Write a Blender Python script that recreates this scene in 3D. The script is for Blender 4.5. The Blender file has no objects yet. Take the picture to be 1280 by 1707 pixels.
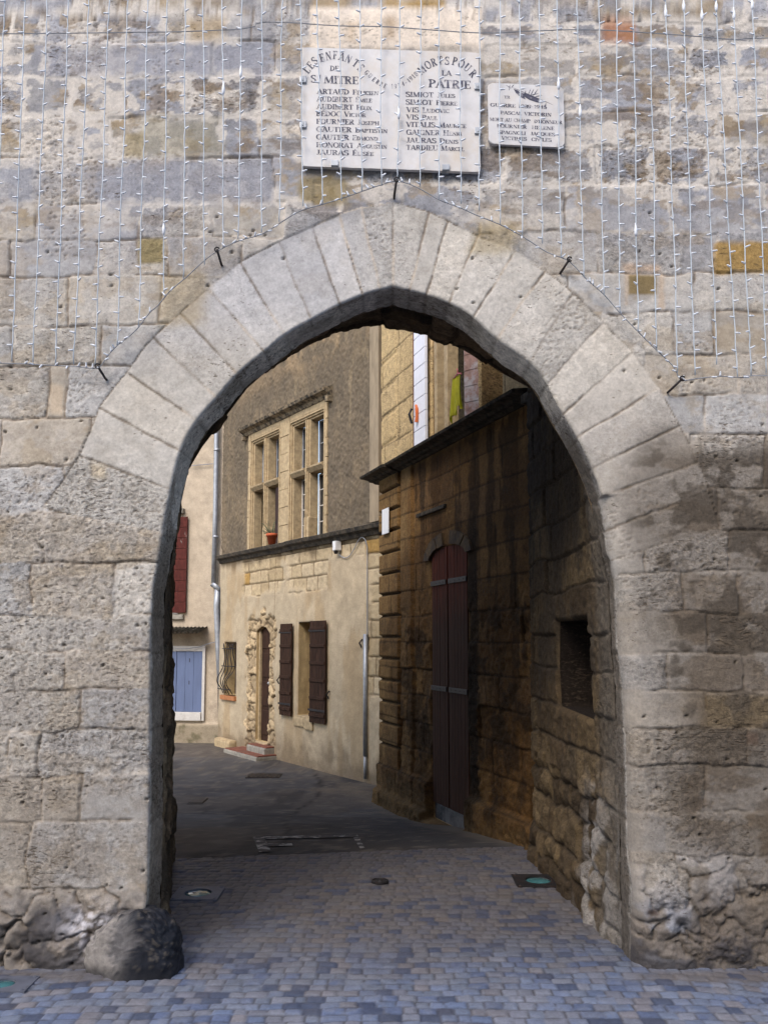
import bpy, bmesh, math, random
import numpy as np
from mathutils import Vector, Matrix
from mathutils import noise as mnoise

random.seed(7)
R = math.radians
scene = bpy.context.scene
COL = scene.collection

# ------------------------------------------------------------------ camera
CAMX, CAMY, CAMZ = 0.0, -4.3, 1.6
FPX, PX0, PY0, PITCH = 1400.0, 640.0, 936.0, R(5.35)
cam_d = bpy.data.cameras.new('camera')
cam_d.sensor_fit = 'HORIZONTAL'
cam_d.sensor_width = 36.0
cam_d.lens = FPX / 1280.0 * 36.0
cam_d.shift_y = (PY0 - 853.5) / 1280.0
cam_d.clip_start, cam_d.clip_end = 0.05, 500.0
cam = bpy.data.objects.new('camera', cam_d)
cam.location = (CAMX, CAMY, CAMZ)
cam.rotation_euler = (math.pi / 2 + PITCH, 0, 0)
COL.objects.link(cam)
scene.camera = cam

# ------------------------------------------------------------------ sky, sun, exposure
SUN_EL, SUN_AZ = 46.0, 208.0            # azimuth clockwise from +Y: behind the camera, to its left
world = bpy.data.worlds.new('World')
scene.world = world
world.use_nodes = True
nt = world.node_tree
sky = nt.nodes.new('ShaderNodeTexSky')
sky.sky_type = 'NISHITA'
sky.sun_disc = False
sky.sun_elevation = R(SUN_EL)
sky.sun_rotation = R(SUN_AZ)
sky.air_density, sky.dust_density, sky.ozone_density = 1.0, 2.5, 1.0
bg = nt.nodes['Background']
nt.links.new(sky.outputs[0], bg.inputs[0])
bg.inputs[1].default_value = 0.15
sun_d = bpy.data.lights.new('sun', 'SUN')
sun_d.energy = 0.7
sun_d.angle = R(24)
sun_d.color = (1.0, 0.96, 0.90)
sun = bpy.data.objects.new('sun', sun_d)
_sv = Vector((math.sin(R(SUN_AZ)) * math.cos(R(SUN_EL)), math.cos(R(SUN_AZ)) * math.cos(R(SUN_EL)), math.sin(R(SUN_EL))))
sun.rotation_euler = _sv.to_track_quat('Z', 'Y').to_euler()
sun.location = _sv * 30
COL.objects.link(sun)
vs_ = scene.view_settings
vs_.view_transform = 'Standard'
vs_.look = 'None'
vs_.exposure = 1.28
vs_.gamma = 1.0
vs_.use_curve_mapping = False
scene.render.engine = 'CYCLES'
scene.cycles.max_bounces = 6
scene.cycles.use_denoising = True

# ------------------------------------------------------------------ pixel <-> place
CP, SP = math.cos(PITCH), math.sin(PITCH)


def ray(px, py):
    a, b = (px - PX0) / FPX, (PY0 - py) / FPX
    return a, CP - b * SP, SP + b * CP


def onY(px, py, Y=0.0):
    a, b, c = ray(px, py)
    t = (Y - CAMY) / b
    return Vector((CAMX + a * t, Y, CAMZ + c * t))


def xz(px, py, Y=0.0):
    p = onY(px, py, Y)
    return p.x, p.z


def zground(x, y):
    dep = np.clip((np.asarray(y, float) - CAMY - 6.4) / 3.2, 0, 1)
    return -0.27 * dep * dep * (3 - 2 * dep)


def onG(px, py):
    a, b, c = ray(px, py)
    z = 0.0
    for _ in range(40):
        t = (z - CAMZ) / c
        z = 0.5 * z + 0.5 * float(zground(0, CAMY + b * t))
    return Vector((CAMX + a * t, CAMY + b * t, z))


def proj0(X, Z, Y=0.0):
    dy, dz = Y - CAMY, Z - CAMZ
    f = dy * CP + dz * SP
    up = -dy * SP + dz * CP
    return PX0 + FPX * X / f, PY0 - FPX * up / f


# ------------------------------------------------------------------ numeric noise
def _h(ix, iy, s):
    x = (ix.astype(np.int64) * 374761393 + iy.astype(np.int64) * 668265263 + s * 1442695041) & 0xFFFFFFFF
    x = ((x ^ (x >> 13)) * 1274126177) & 0xFFFFFFFF
    x = ((x ^ (x >> 15)) * 2246822519) & 0xFFFFFFFF
    return ((x ^ (x >> 16)) & 0xFFFFFF) / float(0xFFFFFF)


def vn(x, y, s=0):
    ix, iy = np.floor(x), np.floor(y)
    fx, fy = x - ix, y - iy
    fx = fx * fx * fx * (fx * (fx * 6 - 15) + 10)
    fy = fy * fy * fy * (fy * (fy * 6 - 15) + 10)
    a, b = _h(ix, iy, s), _h(ix + 1, iy, s)
    c, d = _h(ix, iy + 1, s), _h(ix + 1, iy + 1, s)
    return (a * (1 - fx) + b * fx) * (1 - fy) + (c * (1 - fx) + d * fx) * fy


def fbm(x, y, s=0, o=4, g=0.5):
    t, a, n = 0, 1.0, 0
    for k in range(o):
        t = t + a * vn(x * 2 ** k + 17.3 * k, y * 2 ** k - 9.1 * k, s + k)
        n += a
        a *= g
    return t / n


def cell(x, y, s=0, jit=0.85):
    ix, iy = np.floor(x), np.floor(y)
    f1 = np.full(x.shape, 9.0)
    f2 = np.full(x.shape, 9.0)
    rid = np.zeros(x.shape)
    for dx in (-1, 0, 1):
        for dy in (-1, 0, 1):
            cx, cy = ix + dx, iy + dy
            qx = cx + 0.5 + jit * (_h(cx, cy, s) - 0.5)
            qy = cy + 0.5 + jit * (_h(cx, cy, s + 71) - 0.5)
            d = np.hypot(x - qx, y - qy)
            m = d < f1
            f2 = np.where(m, f1, np.minimum(f2, d))
            rid = np.where(m, _h(cx, cy, s + 133), rid)
            f1 = np.where(m, d, f1)
    return f1, f2, rid


def ss(x, a, b):
    t = np.clip((x - a) / (b - a), 0, 1)
    return t * t * (3 - 2 * t)


def mix(a, b, t):
    return a * (1 - t[..., None]) + np.asarray(b) * t[..., None]


def rnd(i, s=0):
    return _h(np.asarray(i, float), np.zeros_like(np.asarray(i, float)), s)


# ------------------------------------------------------------------ objects
LOC = {}


def tag(o, label=None, cat=None, group=None, kind=None):
    if label:
        o['label'] = label
    if cat:
        o['category'] = cat
    if group:
        o['group'] = group
    if kind:
        o['kind'] = kind
    return o


def thing(name, label, cat, loc=(0, 0, 0), group=None):
    o = bpy.data.objects.new(name, None)
    o.empty_display_size = 0.1
    o.location = loc
    COL.objects.link(o)
    LOC[o.name] = Vector(loc)
    return tag(o, label, cat, group)


def link(name, me, mat, parent=None):
    o = bpy.data.objects.new(name, me)
    COL.objects.link(o)
    if mat:
        me.materials.append(mat)
    if parent is not None:
        L = LOC[parent.name]
        me.transform(Matrix.Translation(-L))
        o.parent = parent
        LOC[o.name] = L
    else:
        LOC[o.name] = Vector((0, 0, 0))
    return o


def mesh_np(name, co, faces, col=None, smooth=True):
    me = bpy.data.meshes.new(name)
    co = np.ascontiguousarray(co, dtype=np.float32)
    faces = np.ascontiguousarray(faces, dtype=np.int32)
    me.vertices.add(len(co))
    me.vertices.foreach_set('co', co.ravel())
    k = faces.shape[1]
    me.loops.add(faces.size)
    me.loops.foreach_set('vertex_index', faces.ravel())
    me.polygons.add(len(faces))
    me.polygons.foreach_set('loop_start', np.arange(0, faces.size, k, dtype=np.int32))
    me.polygons.foreach_set('use_smooth', np.full(len(faces), smooth))
    me.update(calc_edges=True)
    if col is not None:
        at = me.color_attributes.new('Col', 'FLOAT_COLOR', 'POINT')
        rgba = np.ones((len(co), 4), np.float32)
        rgba[:, :col.shape[1]] = np.clip(col, 0.004, 1)
        at.data.foreach_set('color', rgba.ravel())
    return me


class MB:
    def __init__(self):
        self.bm = bmesh.new()

    def verts(self, pts):
        return [self.bm.verts.new(p) for p in pts]

    def face(self, pts):
        return self.bm.faces.new(self.verts(pts))

    def box(self, c0, c1, M=None, bev=0.0):
        lo = [min(a, b) for a, b in zip(c0, c1)]
        hi = [max(a, b) for a, b in zip(c0, c1)]
        P = [Vector((x, y, z)) for x in (lo[0], hi[0]) for y in (lo[1], hi[1]) for z in (lo[2], hi[2])]
        if M is not None:
            P = [M @ p for p in P]
        v = self.verts(P)
        fs = [self.bm.faces.new([v[i] for i in q]) for q in ((0, 1, 3, 2), (4, 6, 7, 5), (0, 4, 5, 1), (2, 3, 7, 6), (0, 2, 6, 4), (1, 5, 7, 3))]
        if bev > 0:
            es = list({e for f in fs for e in f.edges})
            bmesh.ops.bevel(self.bm, geom=es, offset=bev, segments=2, affect='EDGES', profile=0.6)

    def tube(self, pts, r, seg=6, cap=True):
        pts = [Vector(p) for p in pts]
        n = len(pts)
        rs = r if isinstance(r, (list, tuple)) else [r] * n
        rings = []
        up = Vector((0.31, 0.2, 0.93))
        for i in range(n):
            t = (pts[min(i + 1, n - 1)] - pts[max(i - 1, 0)]).normalized()
            a = t.cross(up)
            if a.length < 1e-3:
                a = t.cross(Vector((1, 0, 0)))
            a.normalize()
            b = t.cross(a)
            rings.append(self.verts([pts[i] + (a * math.cos(2 * math.pi * k / seg) + b * math.sin(2 * math.pi * k / seg)) * rs[i] for k in range(seg)]))
        for i in range(n - 1):
            for k in range(seg):
                self.bm.faces.new((rings[i][k], rings[i][(k + 1) % seg], rings[i + 1][(k + 1) % seg], rings[i + 1][k]))
        if cap:
            self.bm.faces.new(rings[0])
            self.bm.faces.new(rings[-1])

    def lathe(self, c, prof, seg=20, ax=None):
        # prof: (radius, height) from bottom up round a vertical axis, or round the axes given
        X, Y, Z = ax or (Vector((1, 0, 0)), Vector((0, 1, 0)), Vector((0, 0, 1)))
        c = Vector(c)
        rings = []
        for r, h in prof:
            rings.append(self.verts([c + X * (r * math.cos(2 * math.pi * k / seg)) + Y * (r * math.sin(2 * math.pi * k / seg)) + Z * h for k in range(seg)]))
        for i in range(len(rings) - 1):
            for k in range(seg):
                self.bm.faces.new((rings[i][k], rings[i][(k + 1) % seg], rings[i + 1][(k + 1) % seg], rings[i + 1][k]))
        self.bm.faces.new(rings[0])
        self.bm.faces.new(rings[-1])

    def prism(self, loop, off):
        # closed outline (list of Vectors) pushed along the vector off
        off = Vector(off)
        a = self.verts(loop)
        b = self.verts([Vector(p) + off for p in loop])
        n = len(a)
        self.bm.faces.new(a)
        self.bm.faces.new(b[::-1])
        for i in range(n):
            self.bm.faces.new((a[i], b[i], b[(i + 1) % n], a[(i + 1) % n]))

    def build(self, name, mat, parent=None, smooth=False):
        bmesh.ops.recalc_face_normals(self.bm, faces=self.bm.faces)
        me = bpy.data.meshes.new(name)
        self.bm.to_mesh(me)
        self.bm.free()
        if smooth:
            for p in me.polygons:
                p.use_smooth = True
        return link(name, me, mat, parent)


# ------------------------------------------------------------------ materials
def nodes(name):
    m = bpy.data.materials.new(name)
    m.use_nodes = True
    t = m.node_tree
    return m, t, t.nodes['Principled BSDF'], t.nodes.new, t.links.new


def noise_node(t, N, L, scale, detail=4, rough=0.6, stretch=None):
    tc = N('ShaderNodeTexCoord')
    n = N('ShaderNodeTexNoise')
    n.inputs['Scale'].default_value = scale
    n.inputs['Detail'].default_value = detail
    n.inputs['Roughness'].default_value = rough
    if stretch:
        mp = N('ShaderNodeMapping')
        mp.inputs['Scale'].default_value = stretch
        L(tc.outputs['Object'], mp.inputs[0])
        L(mp.outputs[0], n.inputs['Vector'])
    else:
        L(tc.outputs['Object'], n.inputs['Vector'])
    return n


def stone_mat(name, fine=90, amt=0.35, bump=0.5, bdist=0.004, rough=0.92, mid=14, speck=0.0):
    m, t, b, N, L = nodes(name)
    at = N('ShaderNodeAttribute')
    at.attribute_name = 'Col'
    n1 = noise_node(t, N, L, fine, 6, 0.75)
    n2 = noise_node(t, N, L, mid, 6, 0.72)
    add = N('ShaderNodeMath'); add.operation = 'ADD'
    L(n1.outputs[0], add.inputs[0]); L(n2.outputs[0], add.inputs[1])
    mr = N('ShaderNodeMapRange')
    mr.inputs['From Min'].default_value = 0.72
    mr.inputs['From Max'].default_value = 1.28
    mr.inputs['To Min'].default_value = 1 - amt
    mr.inputs['To Max'].default_value = 1 + amt
    L(add.outputs[0], mr.inputs[0])
    mu = N('ShaderNodeVectorMath'); mu.operation = 'SCALE'
    L(at.outputs['Color'], mu.inputs[0]); L(mr.outputs[0], mu.inputs['Scale'])
    out, hgt = mu.outputs[0], add.outputs[0]
    if speck > 0:
        er = N('ShaderNodeMapRange')
        er.inputs['To Min'].default_value = 0.18
        L(at.outputs['Alpha'], er.inputs[0])
        for k_, sock in ((1.0, 'To Max'), (-1.0, 'To Min')):
            am = N('ShaderNodeMath'); am.operation = 'MULTIPLY_ADD'
            L(er.outputs[0], am.inputs[0]); am.inputs[1].default_value = k_ * amt * 0.75; am.inputs[2].default_value = 1.0 + k_ * amt * 0.25
            L(am.outputs[0], mr.inputs[sock])
        # small open pores of the shelly stone, grouped in patches, with their shade painted in brown
        n3 = noise_node(t, N, L, 52, 3, 0.6, (0.6, 1, 1.5))
        n4 = noise_node(t, N, L, 3.2, 4, 0.6)
        ma = N('ShaderNodeMath'); ma.operation = 'MULTIPLY_ADD'
        L(n4.outputs[0], ma.inputs[0]); ma.inputs[1].default_value = 0.55; L(n3.outputs[0], ma.inputs[2])
        pr = N('ShaderNodeMapRange')
        pr.inputs['From Max'].default_value = 1.04
        pr.inputs['To Max'].default_value = speck
        esub = N('ShaderNodeMath'); esub.operation = 'MULTIPLY_ADD'
        L(er.outputs[0], esub.inputs[0]); esub.inputs[1].default_value = -0.16; esub.inputs[2].default_value = 1.0
        L(esub.outputs[0], pr.inputs['From Min'])
        L(ma.outputs[0], pr.inputs[0])
        mx = N('ShaderNodeMix'); mx.data_type = 'RGBA'
        L(pr.outputs[0], mx.inputs['Factor']); L(out, mx.inputs['A'])
        mx.inputs['B'].default_value = (0.085, 0.062, 0.042, 1)
        out = mx.outputs['Result']
        sb = N('ShaderNodeMath'); sb.operation = 'MULTIPLY_ADD'
        L(pr.outputs[0], sb.inputs[0]); sb.inputs[1].default_value = -0.9; L(hgt, sb.inputs[2])
        hgt = sb.outputs[0]
    L(out, b.inputs['Base Color'])
    b.inputs['Roughness'].default_value = rough
    b.inputs['Specular IOR Level'].default_value = 0.15
    bp = N('ShaderNodeBump')
    bp.inputs['Strength'].default_value = bump
    bp.inputs['Distance'].default_value = bdist
    if speck > 0:
        bm_ = N('ShaderNodeMath'); bm_.operation = 'MULTIPLY'
        L(er.outputs[0], bm_.inputs[0]); bm_.inputs[1].default_value = bump
        L(bm_.outputs[0], bp.inputs['Strength'])
    L(hgt, bp.inputs['Height'])
    L(bp.outputs[0], b.inputs['Normal'])
    return m


def pmat(name, c, rough=0.7, metal=0.0, amt=0.2, scale=20, bump=0.15, bdist=0.003, c2=None, thr=(0.45, 0.62), stretch=None, spec=0.4):
    m, t, b, N, L = nodes(name)
    n = noise_node(t, N, L, scale, 6, 0.65, stretch)
    r = N('ShaderNodeValToRGB')
    c = tuple(c)
    lo = tuple(x * (1 - amt) for x in c)
    hi = tuple(min(1, x * (1 + amt)) for x in c)
    e = r.color_ramp.elements
    e[0].position, e[0].color = (0.3, lo + (1,))
    e[1].position, e[1].color = (0.7, hi + (1,))
    L(n.outputs[0], r.inputs[0])
    out = r.outputs[0]
    if c2:
        n2 = noise_node(t, N, L, scale * 0.45, 7, 0.7, stretch)
        mr = N('ShaderNodeMapRange')
        mr.inputs['From Min'].default_value, mr.inputs['From Max'].default_value = thr
        L(n2.outputs[0], mr.inputs[0])
        mx = N('ShaderNodeMix'); mx.data_type = 'RGBA'
        L(mr.outputs[0], mx.inputs['Factor'])
        L(out, mx.inputs['A'])
        mx.inputs['B'].default_value = tuple(c2) + (1,)
        out = mx.outputs['Result']
    L(out, b.inputs['Base Color'])
    b.inputs['Roughness'].default_value = rough
    b.inputs['Metallic'].default_value = metal
    b.inputs['Specular IOR Level'].default_value = spec
    if bump:
        bp = N('ShaderNodeBump')
        bp.inputs['Strength'].default_value = bump
        bp.inputs['Distance'].default_value = bdist
        L(n.outputs[0], bp.inputs['Height'])
        L(bp.outputs[0], b.inputs['Normal'])
    return m


M_STONE = stone_mat('weathered_limestone', 70, 0.50, 0.9, 0.008, mid=22, speck=0.85)
M_SOFT = stone_mat('dressed_stone', 60, 0.25, 0.4, 0.004)
M_RENDER = stone_mat('wall_render', 55, 0.22, 0.6, 0.006, mid=7)
M_COBBLE = stone_mat('paving_setts', 60, 0.25, 0.35, 0.003, rough=0.55, mid=9)
M_ASPHALT = stone_mat('asphalt', 160, 0.3, 0.5, 0.003, rough=0.8, mid=4)
M_MARBLE = pmat('white_marble', (0.56, 0.545, 0.54), 0.5, amt=0.10, scale=9, bump=0.05, c2=(0.53, 0.47, 0.40), thr=(0.46, 0.70))
M_INK = pmat('painted_letters', (0.045, 0.045, 0.075), 0.6, amt=0.5, scale=60, bump=0, c2=(0.42, 0.41, 0.43), thr=(0.52, 0.62))
M_WIRE = pmat('white_cable', (0.45, 0.50, 0.55), 0.5, amt=0.1, scale=8, bump=0)
M_BULB = pmat('clear_plastic_bulb', (0.66, 0.69, 0.74), 0.25, amt=0.05, scale=30, bump=0)
M_CABLE = pmat('grey_cable', (0.24, 0.25, 0.27), 0.5, amt=0.2, scale=10, bump=0)
M_IRON = pmat('dark_iron', (0.035, 0.033, 0.035), 0.55, 0.6, amt=0.4, scale=40, c2=(0.10, 0.05, 0.025), thr=(0.55, 0.75))
M_STEEL = pmat('zinc_steel', (0.33, 0.35, 0.38), 0.45, 0.4, amt=0.2, scale=12, c2=(0.18, 0.18, 0.18), thr=(0.55, 0.8))
M_SASH = pmat('painted_sash', (0.50, 0.47, 0.43), 0.6, amt=0.2, scale=30)
M_BROWNWOOD = pmat('brown_shutter_wood', (0.034, 0.016, 0.009), 0.8, amt=0.45, scale=22, stretch=(1, 1, 0.2), c2=(0.075, 0.038, 0.024), thr=(0.55, 0.75), spec=0.2)
M_REDWOOD = pmat('faded_red_paint', (0.085, 0.014, 0.009), 0.65, amt=0.5, scale=30, stretch=(1, 1, 0.08), c2=(0.05, 0.035, 0.034), thr=(0.50, 0.70))
M_WORNRED = pmat('peeling_red_paint', (0.075, 0.018, 0.014), 0.75, amt=0.4, scale=22, stretch=(1, 1, 0.4), c2=(0.22, 0.18, 0.16), thr=(0.60, 0.66), spec=0.15)
M_BLUEPAINT = pmat('blue_grey_paint', (0.10, 0.135, 0.24), 0.55, amt=0.12, scale=10, stretch=(1, 1, 0.2))
M_WHITEPAINT = pmat('white_paint', (0.70, 0.70, 0.70), 0.5, amt=0.08, scale=12, c2=(0.45, 0.43, 0.40), thr=(0.60, 0.80))
M_TERRA = pmat('terracotta', (0.40, 0.085, 0.030), 0.75, amt=0.2, scale=25)
M_TILE = pmat('red_floor_tile', (0.17, 0.058, 0.036), 0.8, amt=0.3, scale=12, c2=(0.14, 0.08, 0.06), thr=(0.5, 0.7))
M_LEAF = pmat('leaf_green', (0.10, 0.13, 0.07), 0.6, amt=0.4, scale=40)
M_DARK = pmat('dark_interior', (0.012, 0.010, 0.009), 0.9, amt=0.3, scale=5, bump=0)
M_GLASS = pmat('window_glass', (0.020, 0.022, 0.024), 0.06, amt=0.2, scale=3, bump=0.02, spec=0.5)
M_LENS = pmat('teal_lens', (0.045, 0.14, 0.15), 0.12, amt=0.25, scale=14, bump=0, spec=0.6)
M_STRAP = pmat('rusted_strap', (0.06, 0.052, 0.048), 0.6, 0.3, amt=0.3, scale=30)
M_SLATE = pmat('slate_plate', (0.10, 0.105, 0.13), 0.6, amt=0.25, scale=14)
M_YELLOW = pmat('yellow_green_cloth', (0.62, 0.60, 0.04), 0.6, amt=0.15, scale=12)
M_MOSS = pmat('mossy_moulding', (0.075, 0.060, 0.042), 0.95, amt=0.5, scale=25, bump=0.6, bdist=0.01, c2=(0.018, 0.016, 0.013), thr=(0.42, 0.60))
M_HOOD = pmat('crusted_moulding', (0.23, 0.18, 0.115), 0.95, amt=0.4, scale=22, bump=0.5, bdist=0.008, c2=(0.03, 0.026, 0.02), thr=(0.44, 0.58))
M_CROSS = pmat('carved_window_stone', (0.38, 0.29, 0.17), 0.9, amt=0.3, scale=16, bump=0.4, bdist=0.006, c2=(0.24, 0.17, 0.09), thr=(0.52, 0.74))
M_DARKSTONE = pmat('worn_dark_stone', (0.13, 0.125, 0.125), 0.6, amt=0.4, scale=9, bump=0.4, bdist=0.008, c2=(0.025, 0.026, 0.03), thr=(0.47, 0.60))
M_CONCRETE = pmat('grey_concrete', (0.26, 0.24, 0.20), 0.9, amt=0.25, scale=14, bump=0.3, c2=(0.12, 0.11, 0.09), thr=(0.55, 0.75))
M_LINE = pmat('worn_road_paint', (0.34, 0.32, 0.29), 0.8, amt=0.2, scale=22, c2=(0.05, 0.046, 0.045), thr=(0.44, 0.50))
M_PLATE = pmat('white_enamel', (0.80, 0.82, 0.84), 0.3, amt=0.03, scale=6, bump=0)
M_ORANGE = pmat('orange_rubber', (0.55, 0.13, 0.03), 0.6, amt=0.15, scale=20)
M_PLANKS = pmat('white_shutter_paint', (0.74, 0.75, 0.80), 0.5, amt=0.06, scale=15)
M_PINKWOOD = pmat('weathered_pink_shutter', (0.36, 0.22, 0.18), 0.7, amt=0.35, scale=18, c2=(0.50, 0.46, 0.46), thr=(0.48, 0.62))


# ------------------------------------------------------------------ panels
def densify(poly, step, closed=True):
    out = []
    n = len(poly)
    for i in range(n if closed else n - 1):
        a, b = poly[i], poly[(i + 1) % n]
        k = max(1, int(math.hypot(b[0] - a[0], b[1] - a[1]) / step))
        for j in range(k):
            out.append((a[0] + (b[0] - a[0]) * j / k, a[1] + (b[1] - a[1]) * j / k))
    if not closed:
        out.append(poly[-1])
    return out


def inside(U, V, poly):
    r = np.zeros(U.shape, bool)
    n = len(poly)
    for i in range(n):
        x1, y1 = poly[i]
        x2, y2 = poly[(i + 1) % n]
        if y1 == y2:
            continue
        c = ((y1 > V) != (y2 > V)) & (U < (x2 - x1) * (V - y1) / (y2 - y1) + x1)
        r ^= c
    return r


def near_poly(U, V, poly):
    bd = np.full(U.shape, 1e9)
    bx, by = U.copy(), V.copy()
    n = len(poly)
    for i in range(n):
        x1, y1 = poly[i]
        dx, dy = poly[(i + 1) % n][0] - x1, poly[(i + 1) % n][1] - y1
        q = dx * dx + dy * dy
        if q < 1e-12:
            continue
        t = np.clip(((U - x1) * dx + (V - y1) * dy) / q, 0, 1)
        px, py = x1 + t * dx, y1 + t * dy
        d = np.hypot(U - px, V - py)
        m = d < bd
        bd = np.where(m, d, bd); bx = np.where(m, px, bx); by = np.where(m, py, by)
    return bd, bx, by


def dil(m):
    p = np.pad(m, 1)
    o = np.zeros_like(m)
    for i in range(3):
        for j in range(3):
            o |= p[i:i + m.shape[0], j:j + m.shape[1]]
    return o


def cut(U, V, polys, reach=0.25):
    """openings cut out of a grid; the rim vertices are moved onto the outline"""
    U, V = U.copy(), V.copy()
    D = np.full(U.shape, 9.0)
    dead = np.zeros(U.shape, bool)
    for poly in polys:
        xs = [p[0] for p in poly]; ys = [p[1] for p in poly]
        box = (U > min(xs) - reach) & (U < max(xs) + reach) & (V > min(ys) - reach) & (V < max(ys) + reach)
        rr, cc = np.where(box.any(1))[0], np.where(box.any(0))[0]
        if not len(rr) or not len(cc):
            continue
        sl = np.s_[rr[0]:rr[-1] + 1, cc[0]:cc[-1] + 1]
        u, v = U[sl], V[sl]
        ins = inside(u, v, poly)
        bd, bx, by = near_poly(u, v, poly)
        rim = ins & dil(~ins)
        u = np.where(rim, bx, u); v = np.where(rim, by, v)
        U[sl], V[sl] = u, v
        d = np.where(ins, 0, bd)
        D[sl] = np.minimum(D[sl], d)
        dead[sl] |= ins & ~rim
        core = ins
        # remember faces wholly inside
        dead_face = core[:-1, :-1] & core[1:, :-1] & core[:-1, 1:] & core[1:, 1:]
        if not hasattr(cut, 'df') or cut.df is None or cut.df.shape != (U.shape[0] - 1, U.shape[1] - 1):
            cut.df = np.zeros((U.shape[0] - 1, U.shape[1] - 1), bool)
        cut.df[rr[0]:rr[-1], cc[0]:cc[-1]] |= dead_face
    return U, V, D


def grid_faces(nr, nc, keep=None):
    i = np.arange(nr * nc).reshape(nr, nc)
    f = np.stack([i[:-1, :-1], i[:-1, 1:], i[1:, 1:], i[1:, :-1]], -1)
    return f[keep] if keep is not None else f.reshape(-1, 4)


def panel_arrays(W, us, vs, surf, holes=(), reveal=0.2, rcol=(0.3, 0.22, 0.12), rim=0.02, rdepths=None, fade=True):
    U, V = np.meshgrid(us, vs)
    cut.df = None
    if holes:
        U, V, D = cut(U, V, holes)
        keep = ~cut.df if cut.df is not None else None
    else:
        D, keep = np.full(U.shape, 9.0), None
    H, C = surf(U, V, D)
    rr = np.clip(rim - D, 0, None)
    if fade:
        H = H * ss(D, -0.001, 0.03) - rr * rr / max(rim, 1e-6) * 0.9
    co = W(U, V, H).reshape(-1, 3)
    F = grid_faces(U.shape[0], U.shape[1], keep)
    C = C.reshape(-1, C.shape[-1])
    used = np.zeros(len(co), bool); used[F.ravel()] = True
    idx = np.cumsum(used) - 1
    co, C, F = co[used], C[used], idx[F]
    for k, poly in enumerate(holes):
        dep = rdepths[k] if rdepths else reveal
        p = np.array(densify(poly, 0.03))
        nd = max(3, int(dep / 0.03))
        T = np.linspace(0, 1, nd)
        uu = np.repeat(p[None, :, 0], nd, 0); vv = np.repeat(p[None, :, 1], nd, 0)
        cx, cy = p[:, 0].mean(), p[:, 1].mean()
        wob = (fbm(uu * 9 + vv * 7, T[:, None] * dep * 12 + vv * 3, 5 + k) - 0.5) * 0.02 * ss(T[:, None] + 0 * uu, 0, 0.2)
        uu = uu + np.sign(uu - cx) * wob; vv = vv + 0 * wob
        hh = -rim * 0.9 - T[:, None] * (dep - rim) + 0 * uu
        rc = np.asarray(rcol) * (0.75 + 0.5 * fbm(uu * 6 + 31 * T[:, None], vv * 6, 11)[..., None])
        co2 = W(uu, vv, hh).reshape(-1, 3)
        n = p.shape[0]
        i = np.arange(nd * n).reshape(nd, n)
        j = np.roll(i, -1, 1)
        f2 = np.stack([i[:-1], j[:-1], j[1:], i[1:]], -1).reshape(-1, 4) + len(co)
        co = np.vstack([co, co2]); C = np.vstack([C, np.concatenate([rc.reshape(-1, 3), np.full((rc.size // 3, C.shape[1] - 3), 0.6)], 1)]); F = np.vstack([F, f2])
    return co, F, C


def panel(name, W, us, vs, surf, mat, parent, **kw):
    co, F, C = panel_arrays(W, us, vs, surf, **kw)
    return link(name, mesh_np(name, co, F, C), mat, parent)


class Facade:
    """a vertical plane through (x0, y0); u runs away from the camera, w comes out of the wall"""

    def __init__(s, x0, y0, slope, flip=False):
        s.o = Vector((x0, y0, 0))
        s.d = Vector((slope, 1, 0)).normalized()
        n = Vector((-s.d.y, s.d.x, 0))
        if flip:
            n = -n
        elif n.dot(Vector((CAMX, CAMY, 0)) - s.o) < 0:
            n = -n
        s.n = n
        s.M = Matrix(((s.d.x, n.x, 0, x0), (s.d.y, n.y, 0, y0), (0, 0, 1, 0), (0, 0, 0, 1)))

    def uv(s, px, py, w=0.0):
        r = Vector(ray(px, py))
        c = Vector((CAMX, CAMY, CAMZ))
        o = s.o + s.n * w
        t = (o - c).dot(s.n) / r.dot(s.n)
        p = c + r * t
        return (p - s.o).dot(s.d), p.z

    def u(s, px, py=1067, w=0.0):
        return s.uv(px, py, w)[0]

    def W(s, U, V, H):
        return np.stack([s.o.x + s.d.x * U + s.n.x * H, s.o.y + s.d.y * U + s.n.y * H, V + 0 * U], -1)

    def p(s, u, v, w=0.0):
        return s.o + s.d * u + s.n * w + Vector((0, 0, v))

    def box(s, mb, u0, u1, v0, v1, w0, w1, bev=0.004):
        mb.box((u0, w0, v0), (u1, w1, v1), s.M, bev)

    def prof(s, mb, prof, u0, u1, sag=0.0):
        """a moulding: outline (w, v) swept along the wall"""
        L = [s.p(u0, v, w) for w, v in prof]
        off = s.d * (u1 - u0)
        mb.prism(L, off)


def rect(u0, u1, v0, v1):
    a, b = min(u0, u1), max(u0, u1)
    return [(a, v0), (b, v0), (b, v1), (a, v1)]


# ------------------------------------------------------------------ masonry patterns
def courses(U, V, levels, joints, seed=0):
    """stone id and distance to the nearest joint; levels ascending heights, joints[k] ascending positions"""
    lv = np.asarray(levels)
    k = np.clip(np.searchsorted(lv, V) - 1, 0, len(lv) - 2)
    d = np.minimum(V - lv[k], lv[k + 1] - V)
    sid = np.zeros(U.shape)
    dv = np.full(U.shape, 9.0)
    for c in range(len(lv) - 1):
        m = k == c
        if not m.any():
            continue
        j = np.asarray(joints[c])
        u = U[m]
        q = np.searchsorted(j, u)
        lo = np.where(q > 0, j[np.clip(q - 1, 0, len(j) - 1)], -99)
        hi = np.where(q < len(j), j[np.clip(q, 0, len(j) - 1)], 99)
        dv[m] = np.minimum(u - lo, hi - u)
        sid[m] = c * 101 + q + seed * 5003
    return sid, d, dv


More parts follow.
